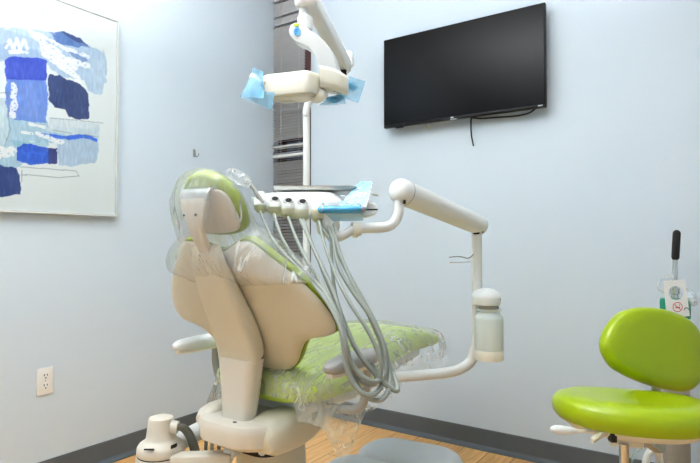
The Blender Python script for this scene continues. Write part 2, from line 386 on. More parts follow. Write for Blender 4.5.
PEN_REFL = [([(21, 167), (50, 169), (76, 171), (79, 176), (60, 177.5), (21, 174.5)], .0016), ([(50, 118), (75, 120), (103, 123)], .0014), ([(0, 93), (8, 92), (8, 112), (10, 130), (5, 146)], .0016), ([(103, 50), (106, 60), (106, 75)], .0014), ([(42, -6), (42, 22)], .0018), ([(21, 190), (22, 170)], .0012), ([(52, 130), (98, 137)], .0012)]  # pencil lines; the upright one near the top is a painted reflection
PEN_REFL = [([pp(*p) for p in a], w) for a, w in PEN_REFL]
def inside(x, y, P):
    c = False; j = len(P)-1
    for i in range(len(P)):
        if (P[i][1] > y) != (P[j][1] > y) and x < (P[j][0]-P[i][0])*(y-P[i][1])/(P[j][1]-P[i][1])+P[i][0]: c = not c
        j = i
    return c
def segd(x, y, A):
    b = 9
    for (x0, y0), (x1, y1) in zip(A, A[1:]):
        dx, dy = x1-x0, y1-y0; t = max(0, min(1, ((x-x0)*dx+(y-y0)*dy)/(dx*dx+dy*dy+1e-12)))
        b = min(b, math.hypot(x-x0-t*dx, y-y0-t*dy))
    return b
NYc, NZc = 300, 300
bm = NB(); lay = bm.loops.layers.float_color.new('paint')
g = [[bm.verts.new((.024, PY0+.009+(PY1-PY0-.018)*i/NYc, PZ0+.009+(PZ1-PZ0-.018)*j/NZc)) for j in range(NZc+1)] for i in range(NYc+1)]
def paint(y, z):
    c = list(PAPER); nv = noise.noise((y*45, z*45, .3)); nv2 = noise.noise((y*120, z*30, 2.1)); n3 = noise.noise((y*14, z*14, 5))
    for col, P, rg, op in SH:
        if inside(y+rg*nv, z+rg*noise.noise((y*40, z*40, 7.7)), P):
            o = op*(1-.18*max(0, nv2))*(.94+.06*n3); sh = 1+.08*nv2
            c = [a+(b*sh-a)*o for a, b in zip(c, col)]
    for A, w in WHT:
        d = segd(y, z, A)
        if d < 1.25*w*(1+.6*nv) and noise.noise((y*90, z*160, 4)) > -.34: c = [a+(b-a)*.93 for a, b in zip(c, (248, 250, 250))]
    for A, w in PEN_REFL:
        if segd(y, z, A) < w: c = [a+(b-a)*.6 for a, b in zip(c, (120, 130, 140))]
    return lin([max(0, min(255, v)) for v in c])
cols = {}
for i in range(NYc+1):
    for j in range(NZc+1):
        v = g[i][j].co; cols[g[i][j]] = paint(v.y, v.z)
for i in range(NYc):
    for j in range(NZc):
        f = bm.faces.new((g[i][j], g[i+1][j], g[i+1][j+1], g[i][j+1]))
        for l in f.loops: l[lay] = cols[l.vert]
mp_ = bpy.data.materials.new('brushed_paint'); mp_.use_nodes = True; nt = mp_.node_tree
a_ = nt.nodes.new('ShaderNodeVertexColor'); a_.layer_name = 'paint'; nt.links.new(a_.outputs[0], nt.nodes['Principled BSDF'].inputs['Base Color'])
nn = nt.nodes.new('ShaderNodeTexNoise'); nn.inputs['Scale'].default_value = 160; bb = nt.nodes.new('ShaderNodeBump'); bb.inputs['Strength'].default_value = .15
nt.links.new(nn.outputs['Fac'], bb.inputs['Height']); nt.links.new(bb.outputs[0], nt.nodes['Principled BSDF'].inputs['Normal'])
nt.nodes['Principled BSDF'].inputs['Roughness'].default_value = .7
obj('canvas', bm, mp_, pa)
bm = NB(); add_box(bm, (.0285, (PY0+PY1)/2, (PZ0+PZ1)/2), (.002, PY1-PY0-.019, PZ1-PZ0-.019)); obj('glass', bm, M['picglass'], pa)

# ================================================================== OUTLET, HOOK
ot = thing('power_outlet', (0, -1.472, .388), 'white double power outlet low on the left wall', 'outlet')
bm = NB(); add_box(bm, (.0035, -1.472, .446), (.006, .072, .116), bev=.0025); obj('cover_plate', bm, M['plate'], ot)
for zz in (.468, .425):
    bm = NB(); prism(bm, rrect(.034, .033, .009), (0, -1.472, zz), Y1, Z1, X1, .0062, .0088, bev=.0008); s = obj('socket', bm, M['plate'], ot)
    bm = NB()
    for dy, dz, a, b in ((-.0065, .005, .003, .010), (.0065, .005, .003, .008)): add_box(bm, (.0088, -1.472+dy, zz+dz), (.0012, a, b))
    lathe(bm, (.0082, -1.472, zz-.008), [(.003, 0), (.003, .0012)], 12, X1); obj('slots', bm, M['dark'], s)
bm = NB(); lathe(bm, (.0062, -1.472, .4465), [(.003, 0), (.003, .001), (.001, .0016)], 12, X1); obj('screw', bm, M['steel'], ot)
hk = thing('adhesive_hook', hit(194, 157, (0, 0, 0), (1, 0, 0)), 'small clear adhesive hook on the left wall above the headrest', 'hook')
q = hk.location
bm = NB(); prism(bm, rrect(.018, .045, .006), q+Z1*.022, Y1, Z1, X1, .0005, .003, bev=.001); obj('backplate', bm, M['clearplastic'], hk)
bm = NB(); tube(bm, [q+Vector((.003, 0, .040)), q+Vector((.008, .001, .025)), q+Vector((.010, .001, .010)), q+Vector((.018, .004, .0)), q+Vector((.024, .010, .008)), q+Vector((.024, .014, .018))], .0022, 8, 5, True); obj('hook', bm, M['ink'], hk)
bm = NB(); tube(bm, [q+Vector((.009, .0, .012)), q+Vector((.016, -.008, .002)), q+Vector((.021, -.014, .004))], .0018, 8, 5, True); obj('hook_prong', bm, M['clearplastic'], hk)

# ================================================================== TELEVISION
tv = thing('television', (1.317, -.07, 1.684), 'black flat screen television mounted on the back wall', 'television')
bm = NB(); add_box(bm, (1.319, -.060, 1.930), (.882, .026, .494), bev=.004)
obj('casing', bm, M['bezel'], tv)
bm = NB(); add_box(bm, (1.319, -.0742, 1.935), (.868, .003, .472)); obj('screen', bm, M['screen'], tv)
bm = NB(); add_box(bm, (1.319, -.0746, 1.6905), (.870, .004, .010), bev=.001); obj('lower_bezel', bm, M['bezel'], tv)
bm = NB(); add_box(bm, (1.319, -.035, 1.88), (.45, .034, .30), bev=.006); obj('rear_housing', bm, M['black'], tv)
bm = NB(); add_box(bm, (1.319, -.012, 1.9), (.30, .018, .22)); obj('wall_mount', bm, M['black'], tv)
lg = NB()
for x in (1.728, 1.7335, 1.739, 1.7445): add_box(lg, (x, -.0768, 1.6905), (.0042, .0006, .0072))
obj('maker_mark', lg, M['logo'], tv)
bm = NB(); add_box(bm, (1.29, -.0768, 1.6915), (.016, .0008, .006)); add_box(bm, (1.296, -.072, 1.6825), (.034, .01, .004)); obj('indicator', bm, M['logo'], tv)
bm = NB(); add_box(bm, (.975, -.066, 1.680), (.045, .014, .010), bev=.002); obj('sensor', bm, M['bezel'], tv)
cp = lambda px, py, y=-.035: hit(px, py, (0, y, 0), (0, 1, 0))
bm = NB(); tube(bm, [cp(536, 108), cp(529, 113), cp(515, 116), cp(495, 117.5), cp(480, 118.5), cp(472, 118), cp(471, 124), cp(471.5, 135), cp(473.5, 146)], .0042, 8, 6)
tag(obj('power_cable', bm, M['rubber']), 'black power cable hanging below the television', 'cable')
bm = NB(); 
lp = [cp(447, 120.5), cp(436, 122), cp(428, 121.5), cp(425.5, 125), cp(428.5, 128.5), cp(432, 126), cp(430.5, 122)]
tube(bm, lp, .0035, 8, 6); tag(obj('aerial_cable', bm, M['cable']), 'cream looped aerial cable under the left half of the television', 'cable')

# ================================================================== DENTAL CHAIR
CX = 1.275
chair = thing('dental_chair', (CX, -1.0, 0), 'lime green dental chair with beige back shell, seen from behind', 'dental chair')
BO = Vector((CX, -1.543, .84)); BV = Vector((0, -.4686, .8834)); BN = Vector((0, .8834, .4686))
half = [(0, .205), (.03, .211), (.055, .222), (.09, .236), (.12, .24), (.138, .234), (.157, .22), (.182, .196), (.212, .166), (.237, .143), (.261, .116), (.285, .087), (.304, .058), (.318, .025), (.325, -.003), (.323, -.028), (.310, -.045), (.284, -.054), (.245, -.062), (.208, -.078), (.180, -.11), (.158, -.143), (.125, -.179), (.08, -.207), (.03, -.221), (0, -.223)]
full = mirror_outline(half)
wing = lambda x, y: .05*max(0, abs(x)-.17)      # the sides wrap forward a little
bm = NB(); pad(bm, full, BO, X1, BV, BN, [(0, -.024), (.4, -.024), (.7, -.022), (.88, -.017), (.95, -.011), (.985, -.005), (1, .001), (.985, .006), (.9, .006), (0, .006)], hf=wing, n=4)
obj('backrest_shell', bm, M['tan'], chair, 'beige moulded back shell')
bm = NB(); pad(bm, full, BO, X1, BV, BN, [(0, .007), (.9, .007), (.985, .008), (1.010, .010), (1.020, .018), (1.012, .027), (.97, .034), (.85, .038), (.5, .037), (0, .036)], hf=wing, n=4)
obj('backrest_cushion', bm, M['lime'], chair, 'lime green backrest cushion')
# spine carrying the back, flowing down to the base
def sect(y, z, w, th, ny, nz, k=.35):
    """rounded rectangle across X; (ny,nz) is the outward (rear) direction"""
    c = Vector((CX, y, z)); n = Vector((0, ny, nz)).normalized()
    return [c+X1*p[0]+n*p[1] for p in rrect(w, th, min(w, th)*k, 5)]
rear = (-.8834, -.4686)
S = [(-1.685, 1.04, .095, .02), (-1.678, .995, .120, .03), (-1.642, .92, .140, .045), (-1.604, .85, .152, .055), (-1.574, .79, .160, .06), (-1.557, .745, .160, .062), (-1.552, .715, .156, .066)]
bm = NB(); loft(bm, [sect(y, z, w, th, -.8834+.25*i/6, -.4686) for i, (y, z, w, th) in enumerate(S)]); obj('spine', bm, M['tan'], chair)
S = [(-1.552, .712, .146, .066), (-1.552, .66, .132, .066), (-1.554, .60, .118, .064), (-1.558, .545, .104, .06), (-1.560, .50, .10, .06)]
bm = NB(); loft(bm, [sect(y, z, w, th, -1, -.06) for y, z, w, th in S]); obj('back_stem', bm, M['tanlight'], chair)
# headrest
HO = BO+BN*.03; hh = [(0, .43), (.035, .425), (.068, .408), (.095, .372), (.109, .333), (.108, .29), (.092, .258), (.05, .245), (0, .242)]
hfull = mirror_outline(hh)
bm = NB(); pad(bm, hfull, HO, X1, BV, BN, [(0, -.004), (.88, -.004), (.96, .0), (1, .006), (1.012, .015), (1, .026), (.93, .034), (.6, .038), (0, .036)], ctr=(0, .33))
hr = obj('headrest', bm, M['lime'], chair, 'lime green headrest')
sh = [(0, .385), (.06, .384), (.086, .368), (.098, .33), (.098, .290), (.082, .264), (.045, .254), (0, .252)]
bm = NB(); pad(bm, mirror_outline(sh), HO, X1, BV, BN, [(0, -.016), (.85, -.015), (.97, -.01), (1, -.003), (1, .004), (0, .004)], ctr=(0, .33)); obj('headrest_shell', bm, M['tanlight'], hr)
bm = NB()
loft(bm, [sect(y, z, w, .02, -1, -.15) for y, z, w in ((-1.722, 1.178, .10), (-1.726, 1.165, .106), (-1.726, 1.150, .102), (-1.724, 1.13, .088), (-1.722, 1.105, .066), (-1.718, 1.08, .05), (-1.70, 1.045, .046), (-1.675, 1.01, .046))])
obj('glide_bar', bm, M['tanlight'], hr)
bm = NB(); loft(bm, [sect(y, z, w, .012, -1, -.2) for y, z, w in ((-1.706, 1.200, .10), (-1.718, 1.194, .116), (-1.7285, 1.180, .118), (-1.7295, 1.158, .112))]); obj('bracket_plate', bm, M['steel'], hr, 'steel headrest bracket')
bm = NB(); lathe(bm, (CX+.018, -1.7365, 1.122), [(.004, 0), (.004, .003)], 12, Vector((0, -1, 0))); obj('bolt', bm, M['dark'], hr)
bm = NB(); lathe(bm, (CX-.03, -1.7365, 1.122), [(.003, 0), (.003, .002)], 12, Vector((0, -1, 0))); obj('bolt', bm, M['dark'], hr)
# seat
def seatprof(y):
    K = [(-1.495, .10, .635, .585), (-1.488, .155, .648, .578), (-1.46, .205, .662, .573), (-1.40, .230, .672, .57), (-1.30, .242, .680, .57), (-1.18, .235, .692, .572), (-1.06, .212, .712, .58), (-.95, .192, .723, .592), (-.85, .180, .722, .60), (-.76, .172, .712, .602), (-.64, .162, .69, .60), (-.53, .146, .662, .595), (-.46, .12, .645, .595), (-.425, .06, .632, .60)]
    for a, b in zip(K, K[1:]):
        if a[0] <= y <= b[0]:
            t = (y-a[0])/(b[0]-a[0]); return [a[i]+(b[i]-a[i])*t for i in (1, 2, 3)]
    return K[0][1:] if y < K[0][0] else K[-1][1:]
def ssect(y, grow=0):
    hw, zt, zb = seatprof(y); hw += grow; zt += grow; zb -= grow; zm = zb+(zt-zb)*.45; out = []
    for i in range(40):
        a = 2*PI*i/40; c, s = math.cos(a), math.sin(a)
        x = hw*math.copysign(abs(c)**.55, c); zz = zm+((zt-zm) if s > 0 else (zm-zb))*math.copysign(abs(s)**.75, s)
        out.append(Vector((CX+x, y, zz)))
    return out
ys = [-1.495, -1.492, -1.488, -1.475, -1.46, -1.43, -1.40, -1.34, -1.26, -1.19, -1.12, -1.06, -1.0, -.94, -.88, -.82, -.76, -.7, -.64, -.585, -.53, -.49, -.46, -.44, -.425]
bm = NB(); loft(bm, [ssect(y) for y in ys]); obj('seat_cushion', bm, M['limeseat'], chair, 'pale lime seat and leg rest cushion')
bm = NB()
loft(bm, [[Vector((CX+x, y, z)) for x, z in [(p[0], zc+p[1]) for p in rrect(w, .05, .02)]] for y, w, zc in ((-1.44, .30, .555), (-1.2, .34, .555), (-.95, .26, .57), (-.7, .2, .576), (-.55, .14, .575))]); obj('seat_frame', bm, M['offwhite'], chair)
# armrests
for s in (1, -1):
    xc = CX+(.330 if s > 0 else -.300); zo = .0 if s > 0 else -.012; yo_ = .012 if s > 0 else .03
    bm = NB(); rings = []
    for y, w, h in ((-1.60, .012, .010), (-1.592, .030, .024), (-1.57, .046, .036), (-1.52, .056, .044), (-1.45, .060, .046), (-1.38, .058, .044), (-1.34, .046, .036), (-1.32, .016, .012)):
        rings.append([Vector((xc+.5*w*math.copysign(abs(math.cos(a))**.8, math.cos(a))*1.1, y*.9+yo_-.148, .722+zo+.5*h*math.copysign(abs(math.sin(a))**.8, math.sin(a)))) for a in [2*PI*i/24 for i in range(24)]])
    loft(bm, rings); ar = obj('armrest', bm, M['grey'] if s > 0 else M['white'], chair, 'grey armrest pad on the near side' if s > 0 else 'pale armrest pad on the far side')
    bm = NB(); rings = []
    loft(bm, [[Vector((xc+p[0], y*.9+yo_-.148, .702+zo+p[1])) for p in rrect(w, .012, .005)] for y, w in ((-1.585, .02), (-1.56, .045), (-1.45, .058), (-1.37, .054), (-1.335, .03))]); obj('underside', bm, M['cream'], ar)
    bm = NB(); tube(bm, [(xc, -1.38, .70+zo), (xc-s*.003, -1.38, .62), (xc-s*.04, -1.38, .565), (CX+s*.15, -1.38, .555)], .013, 10, 5); obj('armrest_bracket', bm, M['grey'], ar)
# under-carriage shell
def bowl(cx, cy, w, l, r, rows):
    bm = NB(); P = rrect(w, l, r, 7)
    loft(bm, [[Vector((cx+p[0]*sx, cy+oy+p[1]*sy, z)) for p in P] for z, sx, sy, oy in rows]); return bm
bm = bowl(CX-.005, -1.46, .28, .36, .10, [(.447, .60, .66, .05), (.451, .74, .78, .035), (.462, .88, .9, .015), (.480, .97, .98, .0), (.515, 1, 1, 0), (.530, .99, .99, 0), (.537, .96, .97, 0), (.540, .9, .93, 0)])
obj('undercarriage', bm, M['tanlight'], chair)
bm = NB(); rings = []
for y, h in ((-1.585, .3), (-1.575, .75), (-1.55, 1), (-1.50, 1.1), (-1.44, 1.12), (-1.39, .95), (-1.35, .7), (-1.33, .35)):
    rings.append([Vector((CX+.092+.066*math.copysign(abs(math.cos(a))**.6, math.cos(a))*(.6+.4*min(h, 1)), y, .498+.050*h*math.copysign(abs(math.sin(a))**.6, math.sin(a)))) for a in [2*PI*i/28 for i in range(28)]])
loft(bm, rings); obj('side_cover', bm, M['tan'], chair)
bm = NB(); rings = []
for y, h in ((-1.60, .3), (-1.585, .75), (-1.55, 1), (-1.48, 1.1), (-1.40, .8), (-1.34, .4)):
    rings.append([Vector((CX-.118+.034*math.copysign(abs(math.cos(a))**.6, math.cos(a))*(.5+.5*min(h, 1)), y, .520+.038*h*math.copysign(abs(math.sin(a))**.6, math.sin(a)))) for a in [2*PI*i/28 for i in range(28)]])
loft(bm, rings); obj('side_lug', bm, M['tanlight'], chair)
bm = NB(); prism(bm, rrect(.012, .008, .003), (CX+.03, -1.605, .540), X1, Y1, Z1, -.001, .002); obj('badge', bm, M['ink'], chair)
bm = NB(); loft(bm, [[Vector((CX-.035+p[0]*s, -1.38+p[1]*s, z)) for p in rrect(.18, .22, .06)] for z, s in ((.12, 1.1), (.2, 1), (.37, .95), (.405, .9))]); obj('lift_column', bm, M['tan'], chair)
bm = NB(); loft(bm, [[Vector((CX-.03+p[0], -1.40+p[1], z)) for p in rrect(.15, .18, .05)] for z in (.40, .455)]); obj('column_gap', bm, M['dark'], chair)
# floor base: long cover and raised end cover
def plan(cx, cy, w, l, r, rows, rot=0):
    bm = NB(); P = rrect(w, l, r, 9); c, s = math.cos(rot), math.sin(rot)
    loft(bm, [[Vector((cx+(p[0]*k-0)*c-(p[1]*k)*s, cy+(p[0]*k)*s+(p[1]*k)*c, z)) for p in P] for z, k in rows]); return bm
bm = plan(1.30, -1.12, .46, .86, .10, [(0, 1), (.06, 1), (.115, .97), (.14, .93), (.148, .86), (.150, .6)]); obj('floor_base', bm, M['offwhite'], chair, 'light grey floor base')
bm = plan(1.325, -.61, .47, .30, .13, [(0, 1), (.075, 1), (.12, .97), (.145, .91), (.157, .82), (.163, .66), (.165, .3)], .10); obj('base_end_cover', bm, M['offwhite'], chair, 'rounded light grey end cover of the floor base')

# ---- plastic sheet over seat and leg rest
bm = NB(); rows = []
yy = [-1.502+i*(1.502-.43)/60 for i in range(61)]
for i, y in enumerate(yy):
    hw, zt, zb = seatprof(min(max(y, -1.488), -.46)); row = []
    w = lambda a, b: noise.noise((a*9, y*9, b))
    endf = max(0, (y+.62)/.235)
    dropR = .035+.125*math.exp(-((y+1.385)/.06)**2)+.05*math.exp(-((y+.72)/.17)**2)+.02*noise.noise((y*14, 3, 1))
    dropL = .16+.04*noise.noise((y*14, 9, 1))
    gl_ = math.exp(-((y+1.43)/.05)**2)
    g_ = .015+.004*noise.noise((y*11, 0, 2))
    pts = [(-hw-.02-.05*gl_-.02*noise.noise((y*20, 1, 0)), zb-.6*dropL), (-hw-.014-.045*gl_-.012*noise.noise((y*18, 2, 0)), zb-.3*dropL), (-hw-.010, zb+.03)]
    for q in (-.95, -.8, -.6, -.4, -.2, 0, .2, .4, .6, .8, .95):
        pts.append((hw*q*1.02, zb+(zt-zb)*.45+(zt-zb)*.55*(max(0, 1-abs(q)**3.2))**.6+g_+.004*noise.noise((q*6, y*12, 4))))
    pts += [(hw+.010, zb+.03), (hw+.016+.014*noise.noise((y*18, 5, 0)), zb-.3*dropR), (hw+.026+.022*noise.noise((y*20, 6, 0)), zb-dropR)]
    for k, (x, z) in enumerate(pts):
        zz = z - endf*.0
        row.append(Vector((CX+x, y, zz)))
    rows.append(row)
r0_ = [[Vector((CX+(p.x-CX)*k_, p.y-d_, min(p.z, zc_))) for p in rows[0]] for k_, d_, zc_ in ((1.0, .006, .60), (.99, .004, .635))]
rows = r0_+rows
for s_ in (.02, .045): rows.append([Vector((CX+(p.x-CX)*(1-.25*s_/.045), p.y+.010+.008*noise.noise((p.x*12, s_*20, 0)), max(.56, p.z-s_*.7))) for p in rows[62]])
loft(bm, rows, closed=False)
tag(obj('seat_cover', bm, M['film_seat'], sharp=80), 'clear plastic sheet draped over the seat and leg rest of the dental chair', 'plastic cover')
# ---- plastic bag over headrest and shoulders
bm = NB()
bag = [(0, .445), (.042, .440), (.080, .421), (.110, .382), (.122, .335), (.124, .290), (.132, .262), (.165, .232), (.215, .190), (.258, .146), (.285, .110), (.262, .098), (.18, .092), (.10, .085), (.04, .09), (-.02, .09)]
left = [(-.10, .085), (-.18, .10), (-.262, .130), (-.258, .175), (-.205, .228), (-.14, .262), (-.120, .30), (-.118, .34), (-.108, .385), (-.082, .424), (-.042, .441)]
def wr(x, y): return .005*noise.noise((x*22, y*9, 3.0))+.003*noise.noise((x*50, y*22, 8.0))
rows_ = [(0, -.082), (.2, -.080), (.35, -.076), (.5, -.067), (.65, -.052), (.8, -.034), (.86, -.016), (.94, .006), (1.0, .028), (.98, .048), (.93, .062), (.82, .072), (.6, .078), (.3, .078), (0, .078)]
pad(bm, bag+left, BO, X1, BV, BN, rows_, ctr=(0, .25), n=5, hf=wr)
tag(obj('headrest_cover', bm, M['film_head'], sharp=80), 'clear plastic bag pulled over the headrest and shoulders of the dental chair', 'plastic cover')

# ================================================================== DENTAL LIGHT
DP = 2.35
pb = at(306.3, 280, DP); PX, PYY = pb.x, pb.y
dl = thing('dental_light', (PX, PYY, .5), 'white dental operating light on a tall post and jointed arm', 'dental light')
zt_ = at(306, 116, DP).z
bm = NB(); tube(bm, [(CX-.09, PYY+.0, .555), (PX+.06, PYY, .555), (PX+.015, PYY, .57), (PX, PYY, .62), (PX, PYY, 1.0), (PX, PYY, zt_-.05), at(306.3, 113, DP), at(308.5, 103, DP), at(316, 95, DP), at(327, 88, DP), at(340, 78, DP), at(346, 70, DP), at(348, 60, DP)], .0148, 14, 8); obj('post', bm, M['white'], dl)
e = at(348.5, 59, DP); bm = NB(); lathe(bm, e-Z1*.035, [(.0, 0), (.020, .002), (.024, .012), (.024, .05), (.019, .062), (.008, .068), (0, .069)], 20); obj('elbow_joint', bm, M['white'], dl)
a0 = at(345.5, 67, DP-.03); a1 = at(304, -12, 1.86)
ax = (a1-a0).normalized(); side = ax.cross(Z1).normalized(); up = side.cross(ax)
bm = NB(); loft(bm, [[a0+(a1-a0)*t+side*p[0]*k+up*p[1]*k for p in rrect(.052, .062, .015)] for t, k in ((-.03, .6), (0, .95), (.04, 1), (.95, 1.0), (1, .95))]); obj('spring_arm', bm, M['white'], dl)
c0 = at(343, 73, DP-.06); bm = NB(); add_box(bm, c0, (.03, .03, .022), AX, BX, ZX, bev=.004); obj('arm_joint_cover', bm, M['dark'], dl)
j = at(306.5, -2, 1.83); bm = NB(); lathe(bm, j-Z1*.037, [(0, 0), (.028, .001), (.036, .008), (.039, .02), (.039, .06), (.035, .075), (0, .077)], 24); obj('pivot_housing', bm, M['white'], dl)
n0 = at(304, 17, 1.83); bm = NB(); lathe(bm, (n0.x, n0.y, n0.z-.01), [(.0165, 0), (.0165, .08)], 20); obj('pivot_pin', bm, M['white'], dl)
bm = NB(); lathe(bm, at(305, 27, 1.83)+Z1*-.012, [(.022, 0), (.0255, .004), (.0255, .042), (.021, .046)], 20); obj('collar', bm, M['white'], dl)
# flat S-shaped yoke: profile facing the room, with thickness going away
O_ = at(305, 45, 1.80)
def yk(px, py): return (((px-305)/FPX*1.80), ((45-py)/FPX*1.80))
yoke = [yk(*p) for p in ((297, 23.5), (304, 24), (311, 31), (318, 36), (326, 43), (332, 52), (336, 63), (338, 74), (321, 76), (319, 67), (316, 58), (311, 50), (304, 45.5), (296, 42), (290, 35), (291, 27))]
bm = NB(); prism(bm, yoke, O_, AX, ZX, (BX+AX*.22).normalized(), -.012, .055, bev=.004, n=4); yo = obj('yoke', bm, M['yoke'], dl)
for c_, m_, w_, h_ in (((296.5, 26.4), 'greendot', .012, .008), ((297.5, 33.0), 'bluedot', .015, .022)):
    q = at(*c_, 1.80); bm = NB(); prism(bm, ellipse(w_*.75, h_*.62, 20), q-BX*.0125, AX, ZX, BX, -.001, .0006); obj('label_sticker', bm, M[m_], yo, 'lime green label dot' if m_ == 'greendot' else 'blue label sticker')
bm = NB()
for i_, dz in enumerate((.006, 0, -.006)):
    add_box(bm, at(297.5, 33.0, 1.80)+Z1*dz+AX*(-.002 if i_ else .0)-BX*.0139, (.010, .0005, .002), AX, BX, ZX)
obj('label_lettering', bm, mat('deep_blue_print', (40, 110, 185), .5), yo)
# lamp head: shallow rounded box turned about 20 degrees
th = math.radians(-20); HA = (AX*math.cos(th)+BX*math.sin(th)); HB = (BX*math.cos(th)-AX*math.sin(th))
corner = at(309, 79, 1.70)
hc = corner-HA*.086+HB*.086+Z1*.006
bm = NB(); P = rrect(.172, .172, .022, 6)
loft(bm, [[hc+HA*p[0]*k+HB*p[1]*k+Z1*(z+.14*p[1]*k) for p in P] for z, k in ((-.034, .93), (-.032, .97), (-.026, .99), (-.018, 1), (.022, .985), (.030, .965), (.035, .93), (.037, .86))]); hd = obj('lamp_head', bm, M['cream'], dl)
bm = NB(); loft(bm, [[hc+HA*p[0]*k+HB*p[1]*k+Z1*(z+.14*p[1]*k) for p in P] for z, k in ((-.041, .84), (-.040, .88), (-.036, .92), (-.0335, .92))]); obj('lower_rim', bm, M['tan'], hd)
bm = NB(); lathe(bm, hc+HA*.03-HB*.02-Z1*.054, [(0, 0), (.02, .001), (.030, .005), (.036, .012), (.038, .018)], 24); obj('lens_housing', bm, M['cream'], hd)
# head extension to the yoke and right handle support
r0 = at(330, 80.5, 1.80)
bm = NB(); loft(bm, [[r0+AX*x+BX*y_+Z1*z+q for q in [BX*p[0]*k+Z1*p[1]*k for p in rrect(.09, .066, .016)]] for x, y_, z, k in ((-.03, -.01, .002, 1), (.0, 0, .0, 1), (.03, .01, -.006, .95), (.055, .02, -.012, .8), (.06, .02, -.012, .6))]); obj('head_neck', bm, M['cream'], hd)
bm = NB(); tube(bm, [hc+HA*.06+HB*.02-Z1*.02, at(322, 95, 1.78), at(316, 99, 1.78)], [.022, .019, .014], 14, 5, True); obj('swivel_knuckle', bm, M['cream'], hd)
# handles with blue film
lh = [at(263, 83, 1.76), at(258, 82, 1.77), at(254.5, 79.5, 1.78), at(253, 77, 1.79)]
bm = NB(); tube(bm, lh, [.012, .010, .011, .012], 12, 5, True); h1 = obj('handle', bm, M['cream'], hd)
def sheet(pts4, nu, nv, amp, seed, freq=18):
    """rippled thin sheet over four corners"""
    a, b, c, d = [Vector(p) for p in pts4]; n_ = (b-a).cross(d-a).normalized(); bm = NB(); rows = []
    for i in range(nu+1):
        u = i/nu; row = []
        for j_ in range(nv+1):
            v = j_/nv; p = (a*(1-u)+b*u)*(1-v)+(d*(1-u)+c*u)*v
            row.append(p+n_*amp*noise.noise((p.x*freq, p.y*freq, p.z*freq+seed)))
        rows.append(row)
    loft(bm, rows, closed=False); return bm
obj('barrier_film', sheet([at(252.5, 67, 1.76), at(263, 72, 1.73), at(263, 98, 1.73), at(241, 97, 1.80)], 10, 14, .012, 1), M['film_blue'], h1, 'pale blue barrier film over the left handle')
obj('barrier_film', sheet([at(244, 90, 1.80), at(276, 92, 1.72), at(271.5, 110, 1.74), at(241, 98.5, 1.82)], 14, 8, .012, 3), M['film_blue'], h1)
rh = [at(333, 81, 1.84), at(340, 83, 1.85), at(348, 85, 1.87), at(353.5, 87.5, 1.88)]
bm = NB(); tube(bm, rh, [.014, .013, .014, .013], 12, 5, True); h2 = obj('handle', bm, M['film_blue_dense'], hd, 'right handle wrapped in blue film')
obj('barrier_film', sheet([at(329, 72, 1.80), at(366, 81, 1.86), at(358, 103, 1.86), at(332, 92, 1.80)], 12, 10, .014, 5), M['film_blue'], h2, 'pale blue barrier film over the right handle')
bm = NB(); tube(bm, [at(328, 99, 1.86), at(334, 100, 1.86), at(342, 97, 1.88)], [.008, .013, .010], 12, 5, True); h3 = obj('switch_paddle', bm, M['film_blue_dense'], hd)
obj('barrier_film', sheet([at(330, 96, 1.85), at(345, 93, 1.86), at(346, 104, 1.86), at(319, 105, 1.83)], 8, 6, .008, 7), M['film_blue'], h3)

# ================================================================== DELIVERY UNIT
DD = 1.65
du = thing('delivery_unit', (at(477, 345, 2.0).x, at(477, 345, 2.0).y, .55), 'white dental delivery unit with handpiece hoses on a jointed arm', 'delivery unit')
pc = at(477, 300, 2.0)
def pz(py): return at(477, py, 2.0).z
bm = NB()
chs = at(400, 377, 1.915); zz = pz(371)
tube(bm, [(pc.x, pc.y, pz(231)), (pc.x, pc.y, pz(260)), (pc.x, pc.y, pz(300)), (pc.x, pc.y, pz(335)), (pc.x-.006, pc.y-.004, pz(349)), at(471, 361, 1.995), at(461, 368.5, 1.98), at(447, 372.5, 1.96), at(425, 375, 1.94), chs, at(370, 381, 1.87), Vector((CX+.10, -1.15, .56))], .0185, 16, 6); obj('pole', bm, M['white'], du)
# upper arm: fat tube, domed at the left
la, ra = at(399, 190.5, 1.70), at(479, 225.5, 2.0)
ad = (ra-la).normalized()
bm = NB(); tube(bm, [la-ad*.022, la-ad*.021, la-ad*.016, la-ad*.006, la+ad*.005, la+ad*.03, ra-ad*.02, ra+ad*.01, ra+ad*.022, ra+ad*.027], [.004, .018, .029, .036, .039, .0395, .0345, .032, .022, .006], 28); ua = obj('upper_arm', bm, M['white'], du)
bm = NB(); tube(bm, [la+ad*.028, la+ad*.031], [.0398, .0398], 28); obj('seam', bm, M['grey'], ua)
q = at(476, 231.5, 1.985); bm = NB(); add_box(bm, q, (.02, .03, .02), AX, BX, ZX, bev=.004); obj('arm_joint', bm, M['dark'], ua)
q = at(482, 231, 1.985); bm = NB(); add_box(bm, q, (.008, .02, .012), AX, BX, ZX, bev=.002); obj('set_screw', bm, M['dark'], ua)
q = at(404.5, 202, 1.68); bm = NB(); add_box(bm, q, (.007, .014, .012), AX, BX, ZX, bev=.002); obj('set_screw', bm, M['dark'], ua)
bm = NB(); tube(bm, [at(399.5, 194, 1.70), at(399, 206, 1.695), at(398, 214, 1.69), at(395, 221, 1.685), at(389, 226, 1.68), at(380, 227.5, 1.675), at(366, 228, 1.67), at(358, 228.5, 1.665)], .0158, 16, 6); obj('head_arm', bm, M['white'], du)
bm = NB(); tube(bm, [at(360, 229, 1.665), at(352, 229.5, 1.66)], [.021, .021], 20); lathe(bm, at(355.5, 236, 1.66), [(.006, -.006), (.010, 0), (.010, .01)], 14); obj('hub', bm, M['cream'], du)
